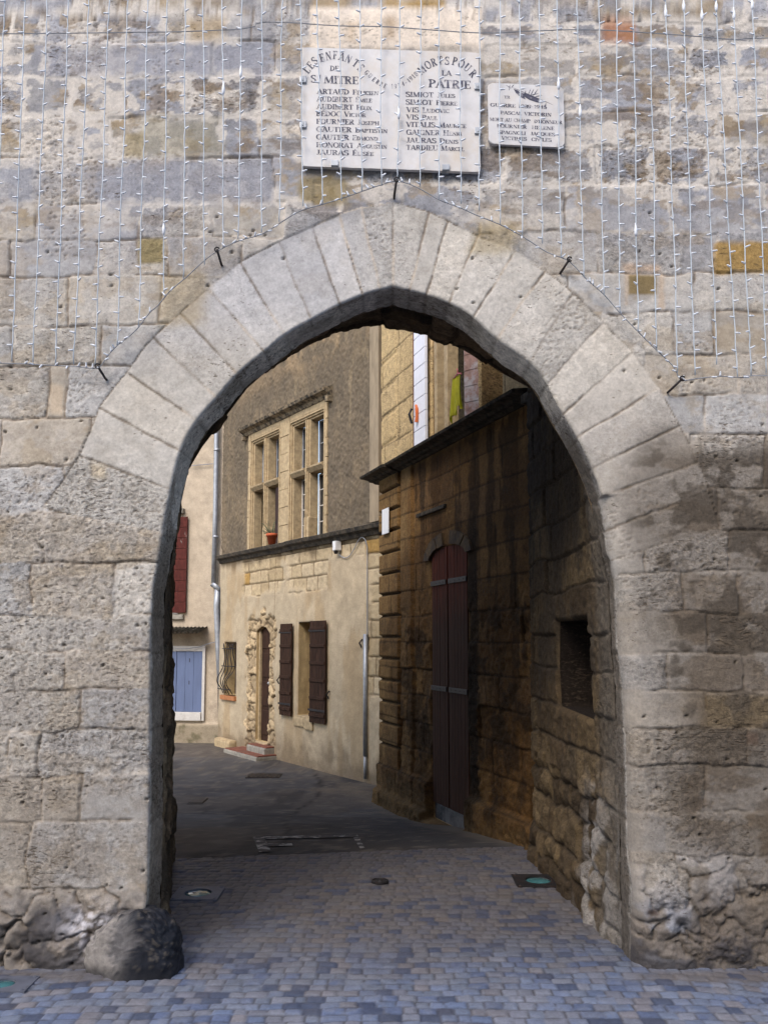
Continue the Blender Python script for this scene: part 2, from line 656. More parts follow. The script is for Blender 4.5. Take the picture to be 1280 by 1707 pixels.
def rand_joints(rg, n, u0, u1, a, b):
    out = []
    for _ in range(n):
        x, j = u0 - rg.random() * b, []
        while x < u1:
            x += a + (b - a) * rg.random()
            j.append(x)
        out.append(j)
    return out


def pick(sid, pal, seed=0):
    pal = np.asarray(pal)
    i = np.minimum((rnd(sid, seed) * len(pal)).astype(int), len(pal) - 1)
    return pal[i]

# ================================================================== the gate
gate = thing('town_gate', 'pale weathered limestone gate wall with a pointed arch over the cobbled passage', 'gate', (0, 0, 0))

INTR_L = [(246, 1640), (246, 1500), (249, 1300), (250, 1085), (252, 1020), (255, 975), (263, 937), (272, 880), (284, 816), (301, 749), (328, 700),
          (364, 659), (397, 621), (442, 584), (480, 554), (526, 528), (566, 507), (601, 492), (630, 483), (655, 477)]
INTR_R = [(705, 489), (745, 503), (785, 526), (824, 562), (879, 602), (905, 629), (931, 677), (961, 726), (987, 779), (1004, 827),
          (1016, 880), (1021, 912), (1034, 978), (1039, 1086), (1046, 1155), (1052, 1300), (1057, 1500), (1060, 1640)]
# the two haunches as measured: smooth them a little
def catmull(pts, k=4):
    out = []
    n = len(pts)
    for i in range(n - 1):
        p0, p1, p2, p3 = [np.array(pts[min(max(j, 0), n - 1)], float) for j in (i - 1, i, i + 1, i + 2)]
        for j in range(k):
            t = j / k
            out.append(tuple(0.5 * (2 * p1 + (p2 - p0) * t + (2 * p0 - 5 * p1 + 4 * p2 - p3) * t * t + (3 * p1 - p0 - 3 * p2 + p3) * t ** 3)))
    out.append(tuple(map(float, pts[-1])))
    return out


LW = [xz(*p) for p in catmull(INTR_L)]
RW = [xz(*p) for p in catmull([INTR_L[-1]] + INTR_R)][1:]
OPEN = LW + RW                                     # from left foot over the apex to the right foot

VOUS = [  # intrados point, extrados point of each joint of the ring, left foot to right foot
    ((262, 890), (70, 848)), ((277, 812), (131, 760)), ((298, 749), (165, 679)), ((326, 700), (210, 619)), ((360, 661), (255, 562)),
    ((394, 622), (300, 522)), ((440, 584), (346, 479)), ((474, 556), (398, 436)), ((518, 531), (464, 402)), ((566, 507), (520, 377)),
    ((604, 490), (565, 357)), ((632, 482), (601, 345)), ((655, 476), (655, 337)),
    ((682, 481), (716, 352)), ((709, 490), (748, 366)), ((747, 503), (797, 391)), ((788, 529), (860, 418)), ((830, 564), (909, 450)),
    ((882, 604), (956, 488)), ((914, 640), (1006, 535)), ((941, 690), (1054, 586)), ((963, 728), (1098, 645)), ((988, 780), (1134, 707)),
    ((1004, 828), (1165, 770)), ((1016, 882), (1180, 818)), ((1031, 930), (1200, 880))]
VQ = []
for (a, b), (c, d_) in zip(VOUS[:-1], VOUS[1:]):
    # intrados ends pulled slightly inside the opening so the ring reaches the arris
    q = []
    for (i, e) in ((a, b), (c, d_)):
        ix, iz = xz(*i); ex, ez = xz(*e)
        q.append(((ix + (ix - ex) * 0.15, iz + (iz - ez) * 0.15), (ex, ez)))
    VQ.append([q[0][0], q[0][1], q[1][1], q[1][0]])

LCOURSES = [  # (top, bottom, joints), photo pixels, left of the arch
    (-95, -50, [-60, 80, 200, 330, 430]), (-50, 15, [-150, -20, 130, 250, 400]), (15, 69, [-120, 20, 70, 275, 310, 420]), (69, 127, [-60, 75, 182, 350, 460]),
    (127, 193, [-90, 40, 120, 205, 310, 440]), (193, 262, [-40, 105, 175, 235, 370, 435]), (262, 338, [-120, 60, 135, 310, 455]),
    (338, 397, [-30, 60, 235, 350, 470]), (397, 459, [-160, 12, 160, 230, 278, 400]), (459, 542, [-90, 110, 265]), (542, 608, [-160, 20, 170, 290]),
    (608, 694, [-100, 78, 107]), (694, 779, [-160, 0, 150]), (779, 855, [-60, 102]), (855, 937, [-110, 75]), (937, 1027, [-160, 50, 190]),
    (1027, 1084, [-60, 140]), (1084, 1150, [-140, 105]), (1150, 1218, [-30, 135]), (1218, 1293, [-90, 12, 62]), (1293, 1372, [-160, 65, 135]),
    (1372, 1486, [-100, 50]), (1486, 1760, [-90])]
RCOURSES = [
    (-85, -40, [560, 700, 900, 1040, 1220]), (-40, 0, [620, 790, 950, 1100, 1260]), (0, 36, [640, 840, 1000, 1100, 1200, 1330]), (36, 74, [560, 730, 900, 1000, 1160, 1300]), (74, 125, [700, 860, 960, 1050, 1150, 1222, 1350]),
    (125, 185, [640, 810, 960, 1118, 1215, 1380]), (185, 242, [720, 880, 1030, 1120, 1195, 1320]), (242, 307, [650, 840, 990, 1090, 1180, 1300]),
    (307, 387, [670, 800, 940, 1118, 1270, 1400]), (387, 456, [700, 870, 998, 1138, 1190, 1330]), (456, 520, [820, 945, 1157, 1300]), (520, 590, [1000, 1122, 1192, 1350]),
    (590, 656, [1075, 1230, 1400]), (656, 722, [1010, 1175, 1310]), (722, 816, [1150, 1275, 1420]), (816, 888, [1195, 1340]), (888, 955, [1080, 1212, 1370]),
    (955, 1022, [1230, 1400]), (1022, 1088, [1180, 1320]), (1088, 1155, [1110, 1240, 1380]), (1155, 1216, [1172, 1300]), (1216, 1278, [1248, 1390]),
    (1278, 1356, [1180, 1330]), (1356, 1424, [1258, 1400]), (1424, 1482, [1130, 1225, 1350]), (1482, 1760, [1250])]


def to_courses(cs, pxref, u0, u1, seed):
    rg = random.Random(seed)
    lv, js = [xz(pxref, cs[-1][1])[1]], []
    for top, bot, j in cs[::-1]:
        lv.append(xz(pxref, top)[1])
        mid = (top + bot) / 2
        xs = sorted(xz(x, mid)[0] for x in j)
        x = xs[0]
        while x > u0:
            x -= 0.25 + 0.4 * rg.random(); xs.insert(0, x)
        x = xs[-1]
        while x < u1 and seed == 2:
            x += 0.25 + 0.4 * rg.random(); xs.append(x)
        js.append(xs)
    while lv[-1] < 5.7:
        lv.append(lv[-1] + 0.17 + 0.12 * rg.random())
        js.append(rand_joints(rg, 1, -5, 5, 0.3, 0.7)[0])
    return lv, js


LLV, LJ = to_courses(LCOURSES, 200, -5, 0, 1)
RLV, RJ = to_courses(RCOURSES, 1120, 0, 5, 2)

CREAM, GREY, BLUEG = (0.465, 0.43, 0.38), (0.415, 0.40, 0.38), (0.315, 0.315, 0.335)
OCHRE, PALE, BUFF = (0.33, 0.24, 0.13), (0.56, 0.51, 0.45), (0.425, 0.375, 0.31)
CRUST, BROWN = (0.070, 0.056, 0.042), (0.17, 0.125, 0.075)


def blob(px, py, x0, x1, y0, y1, n, soft=12):
    """1 inside a px rectangle with a ragged edge"""
    e = (n - 0.5) * soft * 2.2
    return ss(px + e, x0 - soft, x0 + soft) * (1 - ss(px - e, x1 - soft, x1 + soft)) * ss(py + e, y0 - soft, y0 + soft) * (1 - ss(py - e, y1 - soft, y1 + soft))


def front_surf(U, V, D):
    px, py = proj0(U, V)
    n1 = fbm(U * 3.1, V * 3.1, 3, 4)
    n2 = fbm(U * 9, V * 9, 21, 4)
    n3 = fbm(U * 34, V * 48, 31, 4, 0.62)
    n4 = fbm(U * 1.3, V * 1.3, 41, 3)
    nx, ny = fbm(U * 4, V * 4, 51, 4) - 0.5, fbm(U * 4, V * 4, 61, 4) - 0.5
    wu, wv = U + nx * 0.06 + (n2 - 0.5) * 0.02, V + ny * 0.05 + (n2 - 0.5) * 0.016
    left = U < (-0.28 + 0.1 * np.sign(np.sin(V * 17)))
    sl, dl, el = courses(wu, wv, LLV, LJ, 0)
    sr, dr, er = courses(wu, wv, RLV, RJ, 1)
    sid = np.where(left, sl, sr)
    dh, dv = np.where(left, dl, dr), np.where(left, el, er)
    # courses split here and there by an extra bed joint
    d = np.minimum(dh, dv * 1.0)
    ring = np.zeros(U.shape, bool)
    wr, wz = U + nx * 0.022, V + ny * 0.022
    for k, q in enumerate(VQ):
        dd = np.full(U.shape, 9.0)
        ok = np.ones(U.shape, bool)
        cx = sum(p[0] for p in q) / 4; cz = sum(p[1] for p in q) / 4
        for i in range(4):
            (x1, z1), (x2, z2) = q[i], q[(i + 1) % 4]
            nxn, nzn = -(z2 - z1), x2 - x1
            ln = math.hypot(nxn, nzn)
            s = ((wr - x1) * nxn + (wz - z1) * nzn) / ln
            if ((cx - x1) * nxn + (cz - z1) * nzn) < 0:
                s = -s
            ok &= s > 0
            if i != 3:
                dd = np.minimum(dd, s)
        sid = np.where(ok, 90000 + k, sid)
        d = np.where(ok, dd, d)
        ring |= ok
    # rubble footing
    foot_top = np.where(U < 0, 1478, 1440) + (n1 - 0.5) * 90
    foot = py > foot_top
    f1, f2, rid = cell(U * 5.0 + nx * 2.4, V * 6.6 + ny * 2.4, 5)
    dfo = (f2 - f1) * 0.08
    sid = np.where(foot, 70000 + np.floor(rid * 997), sid)
    d = np.where(foot, dfo, d)
    r1, r2, r3 = rnd(sid, 1), rnd(sid, 2), rnd(sid, 3)
    # --- relief
    upper = 1 - ss(py, 300, 430)
    pale_joint = ss(n1 + 0.22 * upper + 0.1 * (r1 - 0.5), 0.60, 0.70)
    jw = np.where(ring, 0.008, 0.010)
    jvis = ss(fbm(U * 4.3, V * 4.3, 33, 4), 0.38, 0.50)
    jd = np.where(ring, 0.007, 0.009) * (1 - 0.85 * pale_joint) * np.where(ring, 0.45 + 0.55 * jvis, 0.12 + 0.88 * jvis)
    erode = np.clip(0.15 + 1.2 * (r2 - 0.35), 0.10, 1.2) * np.where(ring, 0.5, 1.0)
    eleft = blob(px, py, -400, 260, 770, 1330, n2, 25)
    eright = ss(px, 1040, 1120) * ss(py, 640, 760)
    erode = np.clip(erode + 0.45 * eleft + 0.45 * eright, 0, 1.7)
    H = jd * (ss(d + (n3 - 0.5) * 0.006, 0.0, jw) - 1) + (r1 - 0.5) * np.where(ring, 0.004, 0.009)
    H = H + (r3 - 0.5) * 0.012 * np.clip(d, 0, 0.1)
    H = H + erode * ((n3 - 0.5) * 0.009 + (n2 - 0.5) * 0.008)
    # shelly pits
    p1, _, pr = cell(U * 33 + nx * 4, V * 52 + ny * 4, 8, 1.0)
    pm = ss(fbm(U * 2.4, V * 2.4, 77, 3) + 0.25 * eleft + 0.12 * eright - 0.14 * ring + 0.30 * (r2 - 0.5), 0.53, 0.68)
    pit = (1 - ss(p1, 0.12, 0.12 + 0.34 * pr)) * (pr > 0.35) * pm
    H = H - 0.0055 * pit * (0.4 + 1.2 * n2)
    p2, _, pr2 = cell(U * 9, V * 13, 9, 1.0)
    hole = (1 - ss(p2, 0.03, 0.07 + 0.06 * n2)) * (pr2 > np.where(ring, 0.985, 0.90)) * (py > 350)
    H = H - 0.022 * hole
    # footing bulges
    fb = ss(py, foot_top - 25, foot_top + 70)
    smear = ss(n1 * 0.5 + n2 * 0.5, 0.42, 0.58)
    calm = np.where(U > 0, 0.45, 1.0)
    H = H + fb * (0.03 + calm * ((0.045 * (rid - 0.4) + 0.03 * ss(dfo, 0, 0.05)) * (1 - 0.6 * smear) - 0.012 * (1 - smear) * (1 - ss(dfo, 0, 0.012))) + 0.022 * (n2 - 0.5) + 0.012 * (n3 - 0.5))
    H = H + (n4 - 0.5) * 0.015
    # worn round arris: wide on the right jamb, crisp elsewhere
    rad = np.where((U > 0) & (V < 2.35), 0.085, 0.013) * (0.6 + 0.8 * n1)
    rad = np.clip(rad, 0.008, 0.12)
    q = np.clip(rad - D, 0, None)
    H = np.where(D < rad, H - (rad - np.sqrt(np.clip(rad * rad - q * q, 0, None))), H)
    # --- colour
    bl = 1 - ss(py + (n4 - 0.5) * 260, 250, 560)
    pal = np.where((rnd(sid, 5) < 0.30)[..., None], np.asarray(GREY), np.where((rnd(sid, 5) < 0.72)[..., None], np.asarray(CREAM), np.asarray(BUFF)))
    palu = np.where((rnd(sid, 6) < 0.50)[..., None], np.asarray(BLUEG), np.where((rnd(sid, 6) < 0.80)[..., None], np.asarray((0.36, 0.345, 0.335)), np.asarray((0.38, 0.33, 0.265))))
    C = mix(pal, palu, bl) if False else pal * (1 - bl[..., None]) + palu * bl[..., None]
    ringc = np.where((r1 < 0.5)[..., None], np.asarray((0.52, 0.48, 0.42)), np.asarray((0.46, 0.43, 0.385)))
    C = np.where(ring[..., None], ringc, C)
    C = mix(C, (0.42, 0.415, 0.425), ring * (1 - ss(px, 520, 700)) * (1 - ss(py, 480, 640)) * 0.8)
    C = mix(C, (0.29, 0.26, 0.225), ring * ss(px, 850, 1000) * ss(py, 560, 720) * 0.65)
    n5 = fbm(U * 55, V * 75, 35, 3, 0.7)
    C = C * (0.86 + 0.28 * r3[..., None]) * (0.78 + 0.44 * n2[..., None]) * (0.72 + 0.56 * (0.5 * n3 + 0.5 * n5)[..., None])
    # blotches of lichen grey, warm iron stain
    C = mix(C, (0.285, 0.275, 0.275), ss(n2 * 0.5 + n1 * 0.3 + n3 * 0.2, 0.51, 0.57) * (0.20 + 0.45 * bl) * np.where(ring, 0.35, 1))
    C = mix(C, OCHRE, ss(fbm(U * 5.5, V * 7.5, 91, 6, 0.6), 0.55, 0.63) * (0.28 + 0.30 * upper) * (1 - ring * 0.75))
    C = mix(C, PALE, ss(fbm(U * 3.3, V * 6.0, 97, 6, 0.6), 0.565, 0.60) * (0.15 + 0.75 * upper) * (1 - ring * 0.6))
    C = mix(C, (0.17, 0.125, 0.085), ss(fbm(U * 4.2, V * 12, 93, 6, 0.62), 0.57, 0.63) * (0.15 + 0.45 * upper) * (1 - ring * 0.8))
    C = mix(C, (0.20, 0.20, 0.215), ss(fbm(U * 8, V * 11, 95, 6, 0.65), 0.57, 0.63) * (0.15 + 0.35 * upper) * (1 - ring * 0.7))
    # mortar
    mort = 1 - ss(d + (n3 - 0.5) * 0.010, 0.001, 0.010)
    mc = mix(np.broadcast_to(np.asarray((0.16, 0.12, 0.085)), C.shape), (0.50, 0.42, 0.33), pale_joint)
    C = mix(C, mc, mort * np.where(ring, 0.75, 0.75) * np.where(ring, 0.45 + 0.55 * jvis, 0.12 + 0.88 * np.maximum(jvis, pale_joint * 0.8)))
    wide = (1 - ss(d + (n3 - 0.5) * 0.06 + (n2 - 0.5) * 0.07, 0.016, 0.025)) * ss(n1 + 0.2 * upper, 0.52, 0.66) * (1 - ring) * (1 - foot)
    C = mix(C, (0.57, 0.525, 0.47), wide * 0.85 * (0.35 + 0.65 * upper))
    # particular stones of the photograph
    for x0, x1, y0, y1, c, k, sf in (
            (232, 272, 398, 438, (0.24, 0.19, 0.085), 0.9, 4), (500, 582, 292, 338, (0.25, 0.19, 0.085), 0.8, 8), (1192, 1300, 402, 456, (0.33, 0.21, 0.07), 0.95, 6),
            (1046, 1096, 456, 492, (0.20, 0.145, 0.065), 0.95, 3), (1036, 1104, 438, 455, (0.52, 0.38, 0.27), 0.8, 6), (1040, 1048, 455, 510, (0.50, 0.38, 0.27), 0.7, 4), (1096, 1108, 455, 515, (0.50, 0.38, 0.27), 0.7, 4),
            (1006, 1060, 28, 68, (0.38, 0.15, 0.05), 0.7, 9), (520, 580, -30, 12, OCHRE, 0.8, 8), (640, 740, -10, 12, (0.31, 0.2, 0.07), 0.9, 8),
            (312, 376, 28, 72, OCHRE, 0.7, 10), (80, 106, 640, 692, (0.50, 0.40, 0.29), 0.8, 6), (262, 340, 455, 545, (0.36, 0.28, 0.16), 0.6, 14),
            (790, 860, 372, 420, (0.33, 0.26, 0.14), 0.6, 12), (1168, 1300, 1158, 1216, (0.25, 0.17, 0.055), 0.85, 8), (1195, 1300, 1020, 1085, (0.19, 0.145, 0.075), 0.8, 8),
            (1225, 1300, 1356, 1425, (0.32, 0.22, 0.10), 0.75, 8), (1236, 1300, 1492, 1545, (0.34, 0.25, 0.14), 0.8, 10), (1246, 1262, 1222, 1240, (0.36, 0.12, 0.06), 0.8, 4),
            (150, 178, 772, 800, (0.52, 0.43, 0.30), 0.7, 6), (-20, 180, 275, 335, BLUEG, 0.6, 20), (170, 460, 268, 335, (0.29, 0.29, 0.315), 0.8, 14), (75, 450, 72, 125, (0.30, 0.30, 0.33), 0.7, 14),
            (205, 240, 222, 260, (0.27, 0.21, 0.10), 0.7, 6), (240, 368, 200, 255, (0.28, 0.25, 0.17), 0.55, 14)):
        C = mix(C, c, k * blob(px, py, x0, x1, y0, y1, n2, sf))
    # smooth pale patch above and behind the big plaque
    patch = blob(px, py, 517, 806, 14, 84, n2, 6)
    H = H * (1 - 0.9 * patch) + 0.012 * patch
    C = mix(C, (0.70, 0.605, 0.50), patch * 0.97)
    C = mix(C, (0.30, 0.19, 0.09), blob(px, py, 640, 662, 30, 72, n2, 9) * 0.6)
    C = mix(C, (0.44, 0.30, 0.16), blob(px, py, 578, 594, 40, 72, n2, 8) * 0.5)
    # black biological crust and painted-in vignette darkening low on the right, brown wash towards the jamb
    cr = ss(px + (n4 - 0.5) * 200, 1010, 1130) * ss(py + (n4 - 0.5) * 160, 690, 800)
    C = mix(C, (0.105, 0.080, 0.057), cr * (0.72 + 0.26 * rnd(sid, 23)))
    C = mix(C, (0.27, 0.245, 0.215), cr * ss(fbm(U * 3.5, V * 9, 83, 5), 0.53, 0.62) * 0.42)
    cr2 = cr * ss(0.6 * n2 + 0.4 * fbm(U * 6, V * 13, 88, 4) + (rnd(sid, 21) - 0.5) * 0.22, 0.44, 0.53) * (1 - 0.8 * ss(py, 1100, 1420))
    C = mix(C, CRUST, cr2 * 0.85)
    C = mix(C, (0.22, 0.195, 0.165), ss(px, 1020, 1040) * (1 - ss(px + (n2 - 0.5) * 120, 1070, 1140)) * ss(py, 850, 950) * 0.6)
    C = mix(C, (0.235, 0.195, 0.15), ss(py + (n4 - 0.5) * 300, 950, 1400) * (1 - 0.85 * cr) * (0.34 + 0.30 * ss(n2, 0.42, 0.60)))  # dirt tone, deepened to paint the vignette into the lower wall
    # foot: damp grime and salt bloom
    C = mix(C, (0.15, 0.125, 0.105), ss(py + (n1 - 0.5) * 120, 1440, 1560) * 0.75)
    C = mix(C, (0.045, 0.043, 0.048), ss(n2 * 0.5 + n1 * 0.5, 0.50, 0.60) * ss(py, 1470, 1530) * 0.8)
    C = mix(C, (0.60, 0.58, 0.60), np.exp(-(((px - 152) / 42) ** 2 + ((py - 1546) / 40) ** 2)) * ss(n3 * 0.5 + n2 * 0.5, 0.40, 0.58) * 0.9)
    C = mix(C, (0.42, 0.40, 0.39), np.exp(-(((px - 1180) / 90) ** 2 + ((py - 1465) / 45) ** 2)) * ss(n2, 0.40, 0.62) * 0.4)
    C = mix(C, (0.40, 0.43, 0.50), np.exp(-(((px - 1100) / 50) ** 2 + ((py - 1535) / 45) ** 2)) * ss(n2, 0.42, 0.58) * 0.5)
    C = mix(C, (0.10, 0.08, 0.055), hole * 0.7)
    C = mix(C, (0.17, 0.135, 0.10), pit * 0.55)  # recess shade of holes and pits put into the colour
    for hx, hy, hr, hc in ((1086, 1512, 10, (0.045, 0.024, 0.014)), (1136, 1530, 12, (0.03, 0.027, 0.027))):
        C = mix(C, hc, np.exp(-(((px - hx + (n2 - 0.5) * 30) / hr) ** 2 + ((py - hy + (n1 - 0.5) * 30) / (hr * 0.8)) ** 2) ** 2) * 0.9)  # hollows in the foot painted as flat dark spots
    ero = np.clip(0.15 + 0.75 * (r2 - 0.2) + 0.5 * eleft + 0.35 * eright + 0.5 * (n1 - 0.5) - 0.22 * ring, 0.05, 1) * (1 - 0.8 * wide) * (1 - patch)
    C = np.concatenate([C, ero[..., None]], -1)
    return H, C


us = np.concatenate([np.arange(-4.6, -3.3, 0.05), np.arange(-3.3, -2.06, 0.016), np.arange(-2.06, 2.06, 0.0078), np.arange(2.06, 3.3, 0.016), np.arange(3.3, 4.6, 0.05)])
vs = np.concatenate([np.arange(-0.06, 4.98, 0.0078), np.arange(4.98, 5.62, 0.05)])
GW = lambda U, V, H: np.stack([U, -H, V + 0 * U], -1)
OPENP = OPEN + []
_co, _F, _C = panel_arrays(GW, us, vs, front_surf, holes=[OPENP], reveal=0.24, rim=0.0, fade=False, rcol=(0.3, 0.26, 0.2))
# panel_arrays adds a plain reveal; drop it and build the arch soffit separately
_n = len(densify(OPENP, 0.03)) * max(3, int(0.24 / 0.03))
_co, _C = _co[:-_n], _C[:-_n]
_F = _F[(_F < len(_co)).all(1)]
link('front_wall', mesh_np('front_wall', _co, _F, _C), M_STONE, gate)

# arch soffit: the cut thickness of the ring and of the jambs
sp = np.array(densify(OPEN, 0.012, closed=False))
seg = np.hypot(np.diff(sp[:, 0]), np.diff(sp[:, 1]))
S = np.concatenate([[0], np.cumsum(seg)])
tan = np.gradient(sp, axis=0); tan /= np.linalg.norm(tan, axis=1)[:, None]
nin = np.stack([tan[:, 1], -tan[:, 0]], 1)          # into the opening
ctr = np.array([0.0, 1.6])
nin *= np.sign(((ctr - sp) * nin).sum(1))[:, None]
T = np.linspace(0, 0.26, 24)
Sg, Tg = np.meshgrid(S, T)
n3 = fbm(Sg * 28, Tg * 28, 131, 4, 0.6); n2 = fbm(Sg * 8, Tg * 8, 137, 4); n1 = fbm(Sg * 2.5, Tg * 2.5, 139, 3)
dj = np.full(Sg.shape, 9.0); jid = np.zeros(Sg.shape)
jp = []
for (i, e) in VOUS:
    x, z = xz(*i)
    jp.append(S[np.argmin((sp[:, 0] - x) ** 2 + (sp[:, 1] - z) ** 2)])
for py in (1027, 1088, 1152, 1217, 1290, 1372, 1480):
    for x0 in (249, 1050):
        x, z = xz(x0, py)
        jp.append(S[np.argmin((sp[:, 0] - x) ** 2 + (sp[:, 1] - z) ** 2)])
jp = np.array(sorted(jp))
kk = np.searchsorted(jp, Sg + (n2 - 0.5) * 0.02)
for j in jp:
    dj = np.minimum(dj, np.abs(Sg + (n2 - 0.5) * 0.02 - j))
rr3 = rnd(kk + 40, 3)
edge = ss(Tg, 0, 0.03)
Hs = edge * ((n3 - 0.5) * 0.012 + (n2 - 0.5) * 0.016 + (rr3 - 0.5) * 0.004 + 0.004 * (ss(dj, 0, 0.012) - 1))
nearw = np.array([max(0, 0.085 * (0.6 + 0.8 * 0.5)) if (p[0] > 0 and p[1] < 2.35) else 0.024 for p in sp])
# the front wall's rim ends at y = its arris radius; take it from the mesh itself
from_rim = {}
rim_m = (_co[:, 1] > -0.02)
tree_pts = _co
y0 = np.zeros(len(sp))
cand = np.where((np.abs(_co[:, 0]) < 1.45) & (_co[:, 2] < 3.6))[0]
cx = _co[cand]
for i in range(len(sp)):
    dd = (cx[:, 0] - sp[i, 0]) ** 2 + (cx[:, 2] - sp[i, 1]) ** 2
    y0[i] = cx[np.argmin(dd), 1]
Y = y0[None, :] - 0.004 + Tg * (0.26 - y0[None, :]) / 0.26
X = sp[None, :, 0] + nin[None, :, 0] * Hs - nin[None, :, 0] * 0.001
Z = sp[None, :, 1] + nin[None, :, 1] * Hs
Cs = np.broadcast_to(np.asarray((0.66, 0.60, 0.51)), Sg.shape + (3,)) * (0.9 + 0.2 * rr3[..., None])
Cs = mix(Cs, (0.25, 0.21, 0.16), ss(n1 * 0.5 + n2 * 0.5, 0.48, 0.62) * 0.6)
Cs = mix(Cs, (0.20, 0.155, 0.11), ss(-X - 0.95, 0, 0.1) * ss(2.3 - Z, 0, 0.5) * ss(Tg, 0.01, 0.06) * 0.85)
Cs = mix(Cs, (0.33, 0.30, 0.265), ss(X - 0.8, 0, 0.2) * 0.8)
Cs = mix(Cs, (0.105, 0.085, 0.065), ss(X - 0.9, 0, 0.15) * ss(Tg + (n2 - 0.5) * 0.1, 0.02, 0.09) * 0.85)  # right reveal darkened in the colour, standing in for its shade
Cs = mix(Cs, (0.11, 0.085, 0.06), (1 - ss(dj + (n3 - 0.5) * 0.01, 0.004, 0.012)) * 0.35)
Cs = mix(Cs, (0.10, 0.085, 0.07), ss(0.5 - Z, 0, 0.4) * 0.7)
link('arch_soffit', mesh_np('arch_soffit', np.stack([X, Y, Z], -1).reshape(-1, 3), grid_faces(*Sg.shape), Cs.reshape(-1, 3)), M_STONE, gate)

# passage behind the ring: splayed left side, vault, right side; from y = 0.26 to the rear face
YR = 2.0
REAR = [onY(x, y, YR) for x, y in ((288, 1470), (288, 1200), (287, 900), (293, 838), (315, 782), (337, 745), (369, 704), (412, 647), (450, 614), (480, 592),
                                    (518, 574), (562, 553), (590, 545), (623, 540), (659, 543), (698, 552), (723, 562), (781, 585), (837, 622), (890, 650), (1000, 690), (1010, 1200), (1010, 1480))]
REAR[0].z = REAR[-1].z = -0.05
apex_r = 14


def resample(pts, n):
    p = np.array([(q[0], q[1]) for q in pts])
    s = np.concatenate([[0], np.cumsum(np.hypot(*np.diff(p, axis=0).T))])
    t = np.linspace(0, s[-1], n)
    return np.stack([np.interp(t, s, p[:, 0]), np.interp(t, s, p[:, 1])], 1)


ia = len(LW) - 1
offs = []
for i, (x, z) in enumerate(LW):
    k = 0.14 * float(ss(np.array(z), 2.1, 2.9))
    a = np.array(LW[max(i - 1, 0)]); b = np.array(LW[min(i + 1, ia)])
    t = (b - a) / np.linalg.norm(b - a)
    offs.append((x - t[1] * k, z + t[0] * k))
offs[-1] = (LW[-1][0], LW[-1][1] + 0.16)
FL = resample(offs, 260)
FR = resample([offs[-1], (0.5, 3.46), (1.0, 3.44), (1.75, 3.40), (1.80, 2.4), (1.80, 1.2), (1.80, -0.05)], 240)
RL = resample([(p.x, p.z) for p in REAR[:apex_r + 1]], 260)
RR = resample([(p.x, p.z) for p in REAR[apex_r:]], 240)
Fc, Rc = np.vstack([FL, FR[1:]]), np.vstack([RL, RR[1:]])
ts = np.linspace(0, 1, 110)
A = Fc[None] * (1 - ts[:, None, None]) + Rc[None] * ts[:, None, None]
n_ = A.shape[1]
ss_ = np.concatenate([[0], np.cumsum(np.hypot(*np.diff(Fc, axis=0).T))])
SG, TG = np.meshgrid(ss_, ts * 1.74)
tg = np.gradient(A, axis=1); tg /= np.linalg.norm(tg, axis=2, keepdims=True) + 1e-9
nn = np.stack([tg[..., 1], -tg[..., 0]], -1)
flip = np.sign(((np.array([0., 1.6]) - A) * nn).sum(-1))[..., None]
nn = nn * flip
n1 = fbm(SG * 2.2, TG * 2.2, 151, 3); n2 = fbm(SG * 7, TG * 7, 157, 4); n3 = fbm(SG * 22, TG * 22, 163, 3)
lv = list(np.arange(-0.1, 9.5, 0.29) + 0.06 * np.sin(np.arange(0, 34)[:len(np.arange(-0.1, 9.5, 0.29))] * 2.1))
jj = rand_joints(random.Random(5), len(lv), -0.2, 2.2, 0.3, 0.6)
sid, dh, dv = courses(TG + (n2 - 0.5) * 0.05, SG + (n1 - 0.5) * 0.1, lv, jj, 9)
d = np.minimum(dh, dv)
fr = ss(ts, 0, 0.04)[:, None]
Hv = fr * (0.028 * (ss(d, 0, 0.02) - 1) + (rnd(sid, 1) - 0.5) * 0.05 + (n2 - 0.5) * 0.05 + (n3 - 0.5) * 0.03)
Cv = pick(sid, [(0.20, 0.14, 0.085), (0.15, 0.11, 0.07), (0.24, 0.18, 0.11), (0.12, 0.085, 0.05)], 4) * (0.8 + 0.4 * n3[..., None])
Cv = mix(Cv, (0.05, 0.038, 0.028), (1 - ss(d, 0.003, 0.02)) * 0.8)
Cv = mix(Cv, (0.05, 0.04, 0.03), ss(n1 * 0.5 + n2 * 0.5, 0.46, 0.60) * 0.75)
P = A + nn * Hv[..., None]
Yv = 0.26 + TG
link('passage_vault', mesh_np('passage_vault', np.stack([P[..., 0], Yv, P[..., 1]], -1).reshape(-1, 3), grid_faces(*SG.shape), Cv.reshape(-1, 3)), M_STONE, gate)
